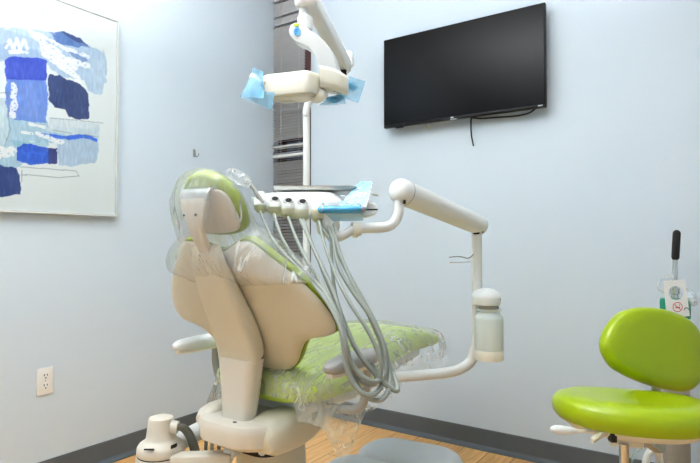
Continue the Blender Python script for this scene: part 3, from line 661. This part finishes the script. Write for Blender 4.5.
bm = NB(); tube(bm, [at(353, 229, 1.66), at(347, 233, 1.66), at(340, 236, 1.66), at(334, 234, 1.66), at(330, 226, 1.66), at(328, 216, 1.66)], [.012, .014, .016, .018, .020, .020], 14, 6, True); obj('swivel_bracket', bm, M['white'], du)
bm = NB(); lathe(bm, at(328, 238, 1.69)+Z1*.0, [(0, 0), (.018, .003), (.032, .016), (.036, .035), (.036, .06)], 24); obj('swivel_cup', bm, M['cream'], du)
# main head: sloped body
HZ = at(295, 205, DD)
def hp(px, b, py): 
    return CAM+AX*((px-350)/FPX*DD)+BX*(DD+b)+Z1*((242-py)/FPX*DD)
rings = []
for px, y0, y1, k, b0 in ((249, 203, 196, .30, .030), (252, 206, 194, .62, .02), (258, 209, 192, .86, .010), (268, 212, 191, 1, .005), (285, 215, 190.3, 1, 0), (300, 217.5, 190, 1, 0), (318, 219.5, 190, 1, 0), (330, 220, 190.5, 1, .004), (338, 218, 193, .9, .02), (344, 214, 197, .7, .04)):
    yt = y1; yb = y0
    rings.append([hp(px, b0+.012, yb), hp(px, b0+.0, yb-3), hp(px, b0-.002, yb-7.5), hp(px, b0+.004, (yt+yb)/2-3.5), hp(px, b0+.022, yt+4), hp(px, b0+.045, yt+1), hp(px, b0+.07, yt), hp(px, b0+.07+.16*k, yt+1), hp(px, b0+.08+.16*k, yt+6), hp(px, b0+.07+.14*k, yb-4), hp(px, b0+.06, yb-1)])
def smooth_ring(r): return catmull(r, 3, True)
bm = NB(); loft(bm, [smooth_ring(r) for r in rings]); obj('control_head', bm, M['white'], du)
# five handpiece holders
hold = [(259.5, 203.5, 211.5, 1), (274.5, 205.5, 214.5, 0), (288, 207, 217, 0), (302, 208, 219.5, 0), (318, 208.5, 221, 2)]
for i, (px, ym, yb, typ) in enumerate(hold):
    bm = NB(); w = (14.6 if i else 12)/FPX*DD*.5; rings = []
    for t, kx, b in ((yb+1, .45, .014), (yb, .75, .006), (yb-3, .98, -.008), (yb-7, 1.0, -.012), (ym+1.5, 1.0, -.013), (ym-4, .96, -.009), (ym-9, .82, .004), (ym-13, .5, .02)):
        c_ = hp(px, b+.018, t); rings.append([c_+AX*w*kx*math.cos(a)+BX*(.020*math.sin(a)) for a in [2*PI*k/24 for k in range(24)]])
    loft(bm, rings); zsp = hp(px, 0, ym+1.5).z
    for f in bm.faces: f.material_index = 1 if f.calc_center_median().z > zsp else 0  # lower faces take the painted lime reflection
    ho = obj('handpiece_holder', bm, [M['limebounce'], M['white']], du)
    c_ = hp(px, -.0055 if typ != 1 else -.004, ym-6.2); nrm = (-BX*.88+Z1*.47).normalized(); vv = nrm.cross(AX)*-1
    if typ == 0:
        bm = NB(); prism(bm, ellipse(.0150, .0108, 24), c_, AX, vv, nrm, -.006, .0012); obj('cup', bm, M['grey'], ho, 'grey rim of an empty holder')
        bm = NB(); prism(bm, ellipse(.0095, .0068, 20), c_+AX*.0022+Z1*.001, AX, vv, nrm, -.004, .0018); obj('opening', bm, M['dark'], ho)
    elif typ == 2:
        bm = NB(); prism(bm, ellipse(.0150, .0092, 24), c_, AX, vv, nrm, -.006, .0012); obj('cup', bm, M['offwhite'], ho)
# syringe and its sleeve at the left holder
bm = NB(); tube(bm, [hp(261.5, -.004, 202), hp(258, -.004, 196), hp(254.5, -.002, 190), hp(251.5, .0, 185.5)], [.0085, .0075, .0065, .006], 12, 5, True); sy = obj('syringe', bm, M['alu'], du, 'grey metal air and water syringe')
bm = NB()
sl = [(251.5, 186, 2.4), (248, 182.5, 5), (241, 178.5, 6.5), (234, 175.2, 7), (228, 173.5, 6.2), (225, 173.5, 4.5)]
rings = []
for px, py, w in sl:
    c_ = hp(px, .0, py); rings.append([c_+(Z1*.9+AX*.35).normalized()*(w/FPX*DD*math.cos(a)+.003*noise.noise((px, a*3, 0)))+BX*.012*math.sin(a) for a in [2*PI*k/20 for k in range(20)]])
loft(bm, [ [p for p in r] for r in rings], cap0=False, cap1=False); obj('syringe_sleeve', bm, M['film_clear'], sy, 'clear plastic sleeve')
# control pad, film, handle
def quadbox(p4, th, nrm):
    bm = NB(); t = bmesh.new(); a = [t.verts.new(Vector(p)) for p in p4]; b = [t.verts.new(Vector(p)+nrm*th) for p in p4]
    t.faces.new(a); t.faces.new(b[::-1])
    for i in range(4): t.faces.new((a[i], a[(i+1) % 4], b[(i+1) % 4], b[i]))
    bmesh.ops.bevel(t, geom=t.edges[:], offset=.0015, segments=2, profile=.5, affect='EDGES'); merge(bm, t); return bm
p4 = [hp(337, -.005, 207.5), hp(366, .0, 207.5), hp(374.5, .10, 177.5), hp(360.5, .10, 177)]
nr = (p4[1]-p4[0]).cross(p4[3]-p4[0]).normalized()
if nr.dot(BX) < 0: nr = -nr
pd = obj('touch_pad', quadbox(p4, .012, nr), M['film_blue_mid'], du, 'sloping touch pad wrapped in pale blue film')
def padpt(u, v, o=-.0012): 
    a = p4[0]*(1-u)+p4[1]*u; b = p4[3]*(1-u)+p4[2]*u; return a*(1-v)+b*v+nr*o
bm = NB()
for u0, v0, u1, v1, w in ((.30, .30, .44, .52, .0028), (.44, .52, .60, .54, .0025), (.60, .54, .56, .36, .0025), (.56, .36, .76, .38, .0025), (.76, .38, .80, .54, .0022), (.40, .40, .62, .44, .0022), (.14, .22, .26, .50, .0018), (.26, .50, .36, .60, .0018), (.3, .66, .36, .74, .0018)):
    a, b = padpt(u0, v0), padpt(u1, v1); d_ = (b-a).normalized(); w_ = nr.cross(d_)
    add_box(bm, (a+b)/2, ((b-a).length, w*2, .0012), d_, w_, nr)
obj('pad_symbols', bm, M['tag'], pd, 'white key symbols')
for u, v in ((.25, .16), (.45, .14), (.65, .15)):
    bm = NB(); prism(bm, ellipse(.0035, .0045, 16), padpt(u, v, -.001), (p4[1]-p4[0]).normalized(), (p4[3]-p4[0]).normalized(), nr, -.001, .001); obj('pad_key', bm, M['offwhite'], pd)
obj('barrier_film', quadbox([padpt(.97, -.02, -.002), padpt(1.02, -.02, -.002), padpt(1.03, .98, -.002), padpt(.94, .98, -.002)], .002, nr), M['film_clear'], pd)
bm = NB(); tube(bm, [hp(322, -.02, 210), hp(335, -.022, 210), hp(352, -.022, 210), hp(361, -.02, 210)], [.0115, .0115, .012, .011], 16, 4, True); hnd = obj('head_handle', bm, M['film_blue_dense'], du, 'front handle wrapped in deeper blue film')
bm = NB(); tube(bm, [hp(319.5, -.02, 209.5), hp(323, -.02, 210)], [.008, .0125], 14); obj('handle_end', bm, M['grey'], hnd)
bm = NB(); tube(bm, [hp(361, -.02, 209.5), hp(364.5, -.018, 209)], [.0125, .010], 14); obj('handle_end', bm, M['grey'], hnd)
obj('barrier_film', sheet([hp(324, -.018, 212), hp(364, -.016, 212), hp(363, -.005, 221), hp(333, -.008, 221.5)], 14, 6, .006, 11), M['film_blue_mid'], hnd)
bm = NB(); rings = []
for px, yt, yb, k in ((340, 201, 215, .9), (356, 200, 216, 1), (368, 199, 216, .9), (375, 201, 214, .7), (378, 204, 211, .4)):
    rings.append(smooth_ring([hp(px, .06, yb), hp(px, .055, (yt+yb)/2), hp(px, .065, yt), hp(px, .065+.10*k, yt+1), hp(px, .065+.10*k, yb-2)]))
loft(bm, rings); sp = obj('side_pod', bm, M['white'], du)
bm = NB(); tube(bm, [hp(366, .01, 209.5), hp(378, .016, 209.2)], .0024, 8); obj('trim_strip', bm, M['dark'], sp)
bm = NB(); tube(bm, [hp(373, .09, 191.5), hp(380, .09, 193)], .003, 8); obj('tray_peg', bm, M['steel'], sp)
# bottle bracket and water bottle
bc = at(489, 340, 1.965)
def bz(py): return at(489, py, 1.965).z
R_ = 14.2/FPX*1.965
cap = at(486, 298, 1.975)
bm = NB()
pr_ = [(.96, 304.5), (1.0, 304), (1.03, 297.5), (1.02, 296.3), (.96, 294.3), (.82, 291.8), (.6, 289.8), (.32, 288.6), (.05, 288.2)]
loft(bm, [[Vector((0, 0, bz(py)))+Vector((cap.x, cap.y, 0))+AX*R_*.97*k*math.cos(a)+BX*R_*1.25*k*math.sin(a) for a in [2*PI*i/32 for i in range(32)]] for k, py in pr_]); wb = obj('bottle_bracket', bm, M['white'], du)
q = at(495, 299.5, 1.93); bm = NB(); add_box(bm, q+AX*.01, (.006, .004, .008), AX, BX, ZX, bev=.001); add_box(bm, q+AX*.02+BX*.006, (.005, .004, .008), AX, BX, ZX, bev=.001); obj('bracket_mark', bm, M['grey'], wb)
bm = NB(); lathe(bm, (bc.x, bc.y, bz(310)), [(R_*.62, 0), (R_*.70, .004), (R_*.70, .012), (R_*.64, .014), (R_*.64, .024)], 28); obj('bottle_neck', bm, M['grey'], wb)
bm = NB(); lathe(bm, (bc.x, bc.y, 0), [(0, bz(359)), (R_*.86, bz(359)), (R_*.95, bz(357.5)), (R_*.96, bz(350)), (R_*1.0, bz(348)), (R_*1.0, bz(320)), (R_*.98, bz(317)), (R_*.9, bz(315)), (R_*.74, bz(312.5)), (R_*.72, bz(311.5)), (R_*.86, bz(310.5)), (R_*.86, bz(308.8)), (R_*.6, bz(308.5))], 32); bo = obj('water_bottle', bm, M['frost'], du, 'frosted water bottle')
bm = NB(); lathe(bm, (bc.x, bc.y, 0), [(R_*.975, bz(359.3)), (R_*.99, bz(357.5)), (R_*.99, bz(350)), (R_*.97, bz(349.5))], 32); obj('bottle_base', bm, M['cream'], bo)
# little hook on the pole
bm = NB(); tube(bm, [at(473.5, 254, 1.985), at(470.5, 257, 1.98), at(467, 258.2, 1.97), at(461, 256.8, 1.95), at(456, 256.6, 1.94), at(449, 257.3, 1.93)], .0019, 8, 6); obj('holder_hook', bm, M['alu'], du)
bm = NB(); tube(bm, [at(472, 258.5, 1.985), at(470, 261.5, 1.98), at(465, 262.3, 1.97), at(449, 262.6, 1.93)], .0026, 8, 6); obj('holder_hook', bm, M['white'], du)
# hoses: long loops hanging from the holders
def hose(pts, d0, d1, r, m='hose'):
    k = len(pts)-1; P = []; rr = []
    for i, (px, py) in enumerate(pts):
        t = i/k; f_ = math.sin(PI*min(1, max(0, (py-215)/150))*.5)**1.2
        d_ = (1.62+(d0-1.62)*f_) if t < .62 else (1.66+(d1-1.66)*f_)
        P.append(at(px, py, d_)); rr.append(r*(.68+.32*f_))
    for n_ in range(1): P = [P[0]]+[(a+b*2+c)/4 for a, b, c in zip(P, P[1:], P[2:])]+[P[-1]]
    bm = NB(); tube(bm, P, rr, 10, 8); return obj('handpiece_hose', bm, M[m], du)
HR = .0068
hose([(300, 219), (308, 236), (318, 258), (330, 284), (341, 308), (344.5, 335), (347, 360), (353, 380), (362, 394), (373, 402), (383, 401), (390, 392), (391, 375), (387, 352), (378, 326), (362, 298), (346, 270), (333, 244), (327, 222)], 1.40, 1.47, HR)
hose([(288, 217), (296, 240), (308, 264), (324, 288), (337, 310), (344, 334), (346, 356), (356, 372), (368, 382), (378, 383), (385, 377), (386, 360), (379, 332), (367, 310), (352, 284), (340, 256), (332, 226)], 1.385, 1.46, HR)
hose([(303, 219), (311, 244), (325, 276), (338, 305), (347, 330), (354, 348), (366, 364), (380, 380), (392, 390), (399.5, 393), (398, 386), (391, 370), (383, 346), (372, 320), (357, 291), (344, 264), (331, 240), (318, 222)], 1.42, 1.49, HR)
hose([(274, 214), (280, 236), (290, 256), (310, 275), (326, 293), (337, 312), (342, 332), (344, 350), (346, 368), (352, 386), (366, 398), (376, 396), (384, 384), (388, 366), (383, 340), (372, 314), (350, 290), (338, 270), (334, 250), (332.5, 224)], 1.37, 1.45, HR)
hose([(319, 221), (322, 238), (330, 262), (341, 288), (352, 308), (364, 322), (376, 345), (382, 362), (382, 378), (372, 389), (362, 384), (352, 366), (346, 345), (340, 318), (332, 284), (331, 250), (331, 222)], 1.41, 1.51, HR*.9)
hose([(260, 211), (266, 226), (273, 242), (284, 254), (308, 277), (330, 303), (341, 326), (345, 345), (349, 366), (356, 379), (368, 389), (378, 384), (377, 372), (371, 362)], 1.36, 1.44, HR*.85)
# instrument tray on the head
def tp(px, b, py): return hp(px, b, py)
bm = NB(); zc = hp(300, .1, 187.0).z
c0 = CAM+AX*((316-350)/FPX*1.80)+BX*(1.80+.0)
ctr_ = Vector((c0.x, c0.y, 0)); P = rrect(.262, .20, .03, 6)
zt0 = hp(300, .1, 189.6).z+.004
loft(bm, [[ctr_+AX*p[0]*k+BX*p[1]*k+Z1*(zt0+z) for p in P] for z, k in ((.0, .0), (0, .93), (.003, .96), (.010, .985), (.0125, 1.0), (.0135, 1.0), (.0125, .985), (.0105, .97), (.0045, .94), (.0025, .9), (.0025, 0))])
tag(obj('instrument_tray', bm, M['steel']), 'flat stainless steel tray lying on top of the delivery unit head', 'tray')

# ================================================================== SUCTION ARM UNIT
su = thing('suction_unit', at(160, 463, 1.72), 'beige suction turret with grey hoses on an arm left of the chair base', 'suction unit')
sd = 1.72
sc = at(161, 440, sd)
def sz(py): return at(161, py, sd).z
u_ = sd/FPX
bm = NB(); lathe(bm, (sc.x, sc.y, 0), [(25*u_, sz(470)), (24.5*u_, sz(462)), (23.5*u_, sz(453.5))], 32); obj('lower_body', bm, M['tanlight'], su)
bm = NB(); lathe(bm, (sc.x, sc.y, 0), [(22.8*u_, sz(454)), (22.8*u_, sz(452.4))], 32); obj('ring_gap', bm, M['dark'], su)
bm = NB(); lathe(bm, (sc.x, sc.y, 0), [(22.5*u_, sz(452.8)), (23.2*u_, sz(451)), (22.8*u_, sz(445.5)), (21*u_, sz(442.5)), (16.5*u_, sz(439.5)), (14.5*u_, sz(437)), (13.2*u_, sz(428)), (12.4*u_, sz(420)), (11.6*u_, sz(417.5)), (8*u_, sz(416.2)), (0, sz(416))], 32); tu = obj('turret', bm, M['tanlight'], su)
bm = NB(); add_box(bm, at(149, 449.5, sd-.068), (.03, .006, .004), AX, BX, ZX, bev=.001); obj('vent_slot', bm, M['dark'], tu)
bm = NB(); add_box(bm, at(174, 446, sd-.056), (.018, .008, .011), (AX+BX*.6+Z1*.25).normalized(), BX, ZX, bev=.002); obj('push_button', bm, M['black'], tu)
bm = NB(); tube(bm, [at(171, 426.5, sd-.01), at(178, 427.5, sd-.01)], [.020, .019], 16); obj('hose_port', bm, M['tanlight'], tu)
for k_ in (0, 1):
    bm = NB(); o_ = k_*3.4
    tube(bm, [at(176.5+o_*.3, 427-o_*.1, sd-.01), at(182+o_*.5, 428.5-o_*.5, sd), at(187+o_*.7, 434-o_*.6, sd+.01), at(190.5+o_, 442-o_*.3, sd+.015), at(193+o_*1.3, 452, sd+.02), at(195+o_*1.4, 470, sd+.02)], .0085, 10, 6); obj('suction_hose', bm, M['hosedark'], su)
bm = NB(); tube(bm, [at(166, 449, sd+.03), at(180, 441, sd+.05), at(196, 432.5, sd+.08), at(212, 424, sd+.10), Vector((CX-.12, -1.42, .49))], [.030, .030, .029, .027, .025], 18, 6, True); obj('support_arm', bm, M['white'], su)
a_, b_ = at(172, 460, sd-.04), at(232, 458, sd-.08)
bm = NB(); add_box(bm, (a_+b_)/2, ((b_-a_).length, .05, .036), (b_-a_).normalized(), BX, ZX, bev=.006); obj('swing_bar', bm, M['tanlight'], su)
a_, b_ = at(228, 451.5, sd-.09), at(250, 438.5, sd+.04)
bm = NB(); add_box(bm, (a_+b_)/2+Z1*-.006, ((b_-a_).length, .034, .026), (b_-a_).normalized(), (b_-a_).normalized().cross(Z1).normalized(), (b_-a_).normalized().cross(Z1).normalized().cross((b_-a_).normalized())*-1, bev=.004); obj('swing_bar', bm, M['offwhite'], su)
bm = NB(); tube(bm, [at(262, 445, sd-.12)+Z1*-.02, Vector((CX+.0, -1.42, .45))], .012, 10); obj('pivot_rod', bm, M['offwhite'], su)
for px, m_ in ((207, 'hosedark'), (213, 'hose'), (220, 'hosedark')):
    p0 = at(px, 432, sd+.03); bm = NB(); tube(bm, [p0+Z1*.04, p0, p0-Z1*.10, Vector((p0.x+.02, p0.y+.05, .16))], .0055, 8, 5); obj('supply_tube', bm, M[m_], su)

# ================================================================== DOCTOR STOOL
st = thing('doctor_stool', (2.225, -.99, 0), 'bright lime green doctor stool with oval seat and backrest', 'stool')
SC = Vector((2.233, -.995, .543)); sa = math.radians(-17)
SA = (AX*math.cos(sa)+BX*math.sin(sa)).normalized(); SB = (BX*math.cos(sa)-AX*math.sin(sa)).normalized()
so = [(.205, -.03), (.195, .05), (.15, .125), (.07, .165), (0, .172), (-.07, .165), (-.15, .125), (-.197, .05), (-.21, -.02), (-.19, -.09), (-.13, -.145), (-.06, -.168), (0, -.172), (.06, -.170), (.13, -.15), (.188, -.10)]
dish = lambda x, y: .010*(x/.2)**2-.012*(y/.17)
bm = NB(); pad(bm, so, SC, SA, SB, Z1, [(0, 0), (.82, 0), (.93, .004), (.985, .018), (1.0, .034), (.985, .050), (.93, .064), (.82, .073), (.62, .075), (.4, .072), (.2, .070), (0, .069)], hf=dish, n=5); obj('seat', bm, M['limestool'], st)
bm = NB(); pad(bm, [(x*.86, y*.86) for x, y in so], SC, SA, SB, Z1, [(0, -.022), (.7, -.022), (.9, -.016), (1, -.002), (1, .004), (0, .004)], hf=dish, n=5); obj('seat_pan', bm, M['cream'], st)
# backrest, kidney shaped, upright pad behind the seat
BD = 1.72; bb_ = at(655, 348, BD); ba = math.radians(12)
KA = (AX*math.cos(ba)+BX*math.sin(ba)); KB = (BX*math.cos(ba)-AX*math.sin(ba))
lean = .16; KV = (Z1*math.cos(lean)+KB*math.sin(lean)).normalized(); KN = KA.cross(KV)*1   # towards the camera
if KN.dot(BX) > 0: KN = -KN
ko = []
for px, py in ((600.5, 346), (605, 328), (617, 313), (631, 307), (646, 306), (662, 308), (678, 313.5), (690, 321), (698, 332), (701, 347), (702, 364), (699, 378), (694, 386), (684, 391), (670, 390), (654, 386.5), (638, 381), (622, 373.5), (609, 364)):
    q = hit(px+3, py+1, bb_, KN)-bb_; ko.append((q.dot(KA), q.dot(KV)))
bm = NB(); pad(bm, ko, bb_, KA, KV, KN, [(0, -.05), (.75, -.048), (.92, -.040), (.985, -.026), (1, -.012), (.985, .001), (.94, .010), (.85, .016), (.65, .019), (.4, .0185), (.2, .018), (0, .018)], n=5); obj('backrest', bm, M['limestool'], st)
s0 = at(657, 392, BD+.05)
bm = NB(); loft(bm, [[p+SA*q[0]+SB*q[1] for q in rrect(.030, .016, .004)] for p in (at(655, 372, BD+.045), at(657, 392, BD+.03), at(659, 415, BD+.03), at(660, 440, BD-.02), at(659, 452, BD-.06), SC+SB*.10-Z1*.05, SC+SB*.02-Z1*.045)]); obj('back_support_bar', bm, M['steel'], st)
bm = NB(); add_box(bm, SC-SA*.02-Z1*.036, (.085, .10, .03), SA, SB, Z1, bev=.005); obj('tilt_mechanism', bm, M['cream'], st)
bm = NB(); add_box(bm, at(612.5, 436.5, 1.44), (.016, .02, .026), AX, BX, ZX, bev=.002); obj('mechanism_slot', bm, M['black'], st)
l0, l1, l2 = at(606, 430.5, 1.47), at(584, 431, 1.47), at(577, 431, 1.47)
bm = NB(); tube(bm, [l0, l1, l2], .0045, 10); lv = obj('height_lever', bm, M['cream'], st)
bm = NB(); rings = []
lc = at(562, 430, 1.47)
for x, w, h in ((-.031, .002, .003), (-.028, .012, .007), (-.018, .02, .011), (0, .023, .012), (.018, .016, .010), (.03, .010, .008), (.042, .006, .005)): rings.append([lc+AX*x-Z1*.002*(x/.03)+BX*w*math.cos(a)*.6+Z1*h*math.sin(a) for a in [2*PI*i/16 for i in range(16)]])
loft(bm, rings); obj('paddle', bm, M['white'], lv, 'white paddle end')
bm = NB(); loft(bm, [[p+BX*q[0]+Z1*q[1] for q in rrect(w, h, .003)] for p, w, h in ((at(606, 429, 1.455), .03, .022), (at(599, 434.5, 1.445), .025, .016), (at(592, 441, 1.435), .018, .010))]); obj('tilt_lever', bm, M['tan'], st)
pcx = at(624, 440, 1.50)
bm = NB(); lathe(bm, (pcx.x, pcx.y, 0), [(.024, .13), (.024, .30), (.0125, .302), (.0125, .505)], 20); obj('gas_column', bm, M['chrome'], st)
bm = NB(); lathe(bm, (pcx.x, pcx.y, 0), [(.05, .075), (.05, .12), (.03, .135)], 24); obj('base_hub', bm, M['black'], st)
for i in range(5):
    a = 2*PI*i/5+.3; d_ = Vector((math.cos(a), math.sin(a), 0)); c_ = Vector((pcx.x, pcx.y, 0))
    bm = NB(); loft(bm, [[c_+d_*r+d_.cross(Z1)*q[0]+Z1*(z+q[1]) for q in rrect(w, .03, .008)] for r, z, w in ((.03, .098, .05), (.15, .088, .04), (.27, .075, .03))]); lg_ = obj('base_leg', bm, M['chrome'], st)
    bm = NB(); lathe(bm, c_+d_*.262+d_.cross(Z1)*-.012+Z1*.029, [(.022, 0), (.028, .003), (.028, .021), (.022, .024)], 18, d_.cross(Z1)); tube(bm, [c_+d_*.262+Z1*.03, c_+d_*.262+Z1*.078], .007, 8); obj('caster', bm, M['rubber'], lg_)

# ================================================================== OXYGEN CYLINDER, CART, TAG, MASK
td = 2.16; tc_ = at(676.5, 430, td)
TX, TY = tc_.x, tc_.y
oc = thing('oxygen_cylinder', (TX, TY, .04), 'tall grey metal oxygen cylinder behind the doctor stool', 'gas cylinder')
tr_ = 12.0/FPX*td
ztop = at(676, 318, td).z
bm = NB(); lathe(bm, (TX, TY, 0), [(tr_*.9, .045), (tr_, .06), (tr_, ztop-.06), (tr_*.97, ztop-.035), (tr_*.8, ztop-.012), (tr_*.45, ztop), (0, ztop+.004)], 32); obj('cylinder_body', bm, M['alu'], oc)
zg = at(676, 299.5, td).z
bm = NB(); lathe(bm, (TX, TY, ztop-.010), [(tr_*.5, 0), (tr_*1.12, .01), (tr_*1.15, zg-ztop+.0), (tr_*1.08, zg-ztop+.012), (tr_*.5, zg-ztop+.014)], 28); obj('valve_guard', bm, M['green'], oc, 'green plastic valve guard')
bm = NB(); lathe(bm, (TX, TY, zg), [(.013, 0), (.013, .02), (.018, .022), (.018, .045), (.008, .05)], 18); obj('valve', bm, M['chrome'], oc)
ct = thing('cylinder_cart', (TX, TY+.03, 0), 'metal cylinder cart with a tall black-gripped handle behind the stool', 'cart')
hb = [at(676.5, 236, td+.05), at(675.3, 262, td+.05), at(674.6, 276, td+.048), at(673.8, 296, td+.045), Vector((TX-.005, TY+.075, .40)), Vector((TX-.005, TY+.075, .03))]
bm = NB(); tube(bm, [hb[0], hb[1], hb[2], hb[3], Vector((TX-.005, TY+.08, hb[3].z-.12)), hb[4], hb[5]], [.0085, .0095, .0105, .0105, .009, .009, .009], 12, 5); hdl = obj('handle_bar', bm, M['chrome'], ct)
g0, g1 = at(676.7, 233.5, td+.05), at(675.4, 257, td+.05)
bm = NB(); tube(bm, [g0, g0*.5+g1*.5, g1], .0145, 16, 0, True); obj('grip', bm, M['rubber'], hdl, 'black rubber grip')
bm = NB(); add_box(bm, (TX, TY+.02, .024), (.20, .22, .014), bev=.004); obj('cart_base', bm, M['black'], ct)
for s in (-1, 1):
    bm = NB(); lathe(bm, (TX+s*.105-.011, TY+.10, .040), [(.03, 0), (.038, .004), (.038, .018), (.03, .022)], 20, X1); obj('wheel', bm, M['rubber'], ct)
bm = NB(); lathe(bm, (TX, TY, .30), [(tr_+.001, 0), (tr_+.006, .001), (tr_+.006, .025), (tr_+.001, .026)], 28); add_box(bm, (TX-.005, TY+.062, .3125), (.02, .03, .02)); obj('retaining_ring', bm, M['steel'], ct)
# door-hanger tag with a round hole
wd = td-.075
tg = thing('hanger_tag', at(677, 308, wd), 'white door hanger tag with a red prohibition circle on the cart handle', 'tag')
T4 = [at(664, 281, wd), at(685.5, 279.5, wd), at(690.5, 316, wd-.01), at(667.5, 319, wd-.01)]
hc_ = at(676.0, 293, wd); hrx = 7.6/FPX*wd; hry = 6.9/FPX*wd
tn = (T4[1]-T4[0]).cross(T4[3]-T4[0]).normalized()
if tn.dot(BX) > 0: tn = -tn
tu_ = (T4[1]-T4[0]).normalized(); tv_ = tn.cross(tu_)
if tv_.z < 0: tv_ = -tv_
def outer(a):
    """ray from hole centre to the card edge"""
    d_ = tu_*math.cos(a)+tv_*math.sin(a); best = 9
    for p, q in zip(T4, T4[1:]+T4[:1]):
        e_ = q-p; m_ = e_.cross(tn).normalized(); den = d_.dot(m_)
        if abs(den) > 1e-9:
            t = (p-hc_).dot(m_)/den
            if 0 < t < best: best = t
    return hc_+d_*best
angs = sorted(set([2*PI*i/60 for i in range(60)]+[math.atan2((p-hc_).dot(tv_), (p-hc_).dot(tu_)) % (2*PI) for p in T4]))
bm = NB(); rows = [[], [], [], []]
for a in angs:
    pi_ = hc_+tu_*hrx*math.cos(a)+tv_*hry*math.sin(a); po = outer(a); po = po-tn*(po-hc_).dot(tn)
    rows[0].append(pi_); rows[1].append(po); rows[2].append(po-tn*.0015); rows[3].append(pi_-tn*.0015)
loft(bm, rows+[rows[0]], cap0=False, cap1=False); obj('card', bm, M['tag'], tg)
c_ = hit(677.5, 307, hc_, tn)
bm = NB(); r1, r0_ = .0185, .0160; n_ = 36
loft(bm, [[c_+tn*.0006+(tu_*math.cos(2*PI*i/n_)+tv_*math.sin(2*PI*i/n_))*r for i in range(n_)] for r in (r0_, r1)], cap0=False, cap1=False)
add_box(bm, c_+tn*.0006, (.030, .0022, .0006), (tu_-tv_).normalized(), (tu_+tv_).normalized(), tn); obj('prohibition_ring', bm, M['red'], tg, 'red prohibition circle')
bm = NB(); add_box(bm, c_-tv_*.002+tn*.0007-tu_*.0, (.018, .004, .0006), tu_, tv_, tn); tube(bm, [c_+tu_*.006+tv_*.003+tn*.001, c_+tu_*.009+tv_*.007+tn*.001, c_+tu_*.006+tv_*.010+tn*.001], .0008, 6, 4); obj('cigarette_symbol', bm, M['red'], tg)
bm = NB(); k_ = [hit(px, py, hc_, tn)+tn*.0012 for px, py in ((684, 310), (685.5, 307.6), (688, 308.6), (689, 310))]; tube(bm, k_, .0014, 6, 5); obj('printed_curve', bm, M['ink'], tg)
# oxygen mask, clear plastic, hung on the cart
om = thing('oxygen_mask', at(668, 296, td-.02), 'clear plastic oxygen mask hanging on the cylinder cart behind the tag', 'mask')
md = td-.012
bm = NB(); tube(bm, [at(671, 277, md), at(665, 277.2, md), at(660, 280, md), at(657.8, 284.5, md), at(659, 289, md), at(662.5, 292, md), at(667, 293, md)], .0052, 10, 6, True); obj('mask_rim', bm, M['clearplastic'], om)
bm = NB(); tube(bm, [at(686, 289, md), at(692, 293.5, md), at(696, 299, md), at(697, 304, md), at(694, 305.5, md), at(689, 304, md)], .0030, 10, 6, True); obj('mask_strap', bm, M['clearplastic'], om)
bm = NB(); q = at(689, 298, md); rings = []
for k, h in ((.95, .0), (1, .006), (.9, .018), (.65, .03), (.3, .036)): rings.append([q+AX*.026*k*math.cos(a)+Z1*.032*k*math.sin(a)-BX*h for a in [2*PI*i/24 for i in range(24)]])
loft(bm, rings, cap0=False); obj('mask_shell', bm, M['clearplastic'], om)
# white tubing below the seat beside the cylinder
bm = NB(); wt = at(652, 470, 2.0)
tube(bm, [Vector((at(645, 475, 1.98).x, at(645, 475, 1.98).y, .014)), at(645, 475, 1.98), at(646, 462, 1.98), at(649, 453, 1.98), at(654, 450, 1.98), at(658, 452, 1.99), at(660, 462, 2.0), at(660, 480, 2.0), Vector((at(660, 480, 2.0).x, at(660, 480, 2.0).y, .014))], .013, 12, 6)
tag(obj('corrugated_tube', bm, M['white']), 'thick white tube looping below the stool seat in front of the grey cylinder', 'tube')
bm = NB(); tube(bm, [at(632, 470, 2.04), at(633, 457, 2.04), at(640, 449, 2.04), at(650, 444, 2.05), at(660, 441, 2.06), at(667, 438, 2.06)], .0038, 8, 6)
tag(obj('oxygen_tubing', bm, film('green_tint_tube', (170, 205, 185), .7, bump=0)), 'thin pale green oxygen tubing curling below the stool seat', 'tubing')

# ================================================================== LIGHT, CAMERA
la_ = bpy.data.lights.new('bounced_flash', 'AREA'); la_.shape = 'DISK'; la_.size = .5; la_.energy = 102; la_.color = (.968, .984, 1)
lo_ = bpy.data.objects.new('bounced_flash', la_); COL.objects.link(lo_); lo_.location = (1.15, -2.15, 2.0); lo_.rotation_euler = (PI, 0, 0)
w = bpy.data.worlds.new('world'); bpy.context.scene.world = w; w.use_nodes = True
w.node_tree.nodes['Background'].inputs[0].default_value = (.55, .62, .8, 1); w.node_tree.nodes['Background'].inputs[1].default_value = .25
cd = bpy.data.cameras.new('camera'); cam = bpy.data.objects.new('camera', cd); COL.objects.link(cam)
cam.location = CAM; cam.rotation_euler = (PI/2+PIT, 0, YAW)
cd.sensor_width = 36; cd.lens = FPX/700*36; cd.clip_start = .02
bpy.context.scene.camera = cam
vs = bpy.context.scene.view_settings
vs.view_transform = 'Standard'; vs.look = 'None'; vs.exposure = 0; vs.gamma = .9
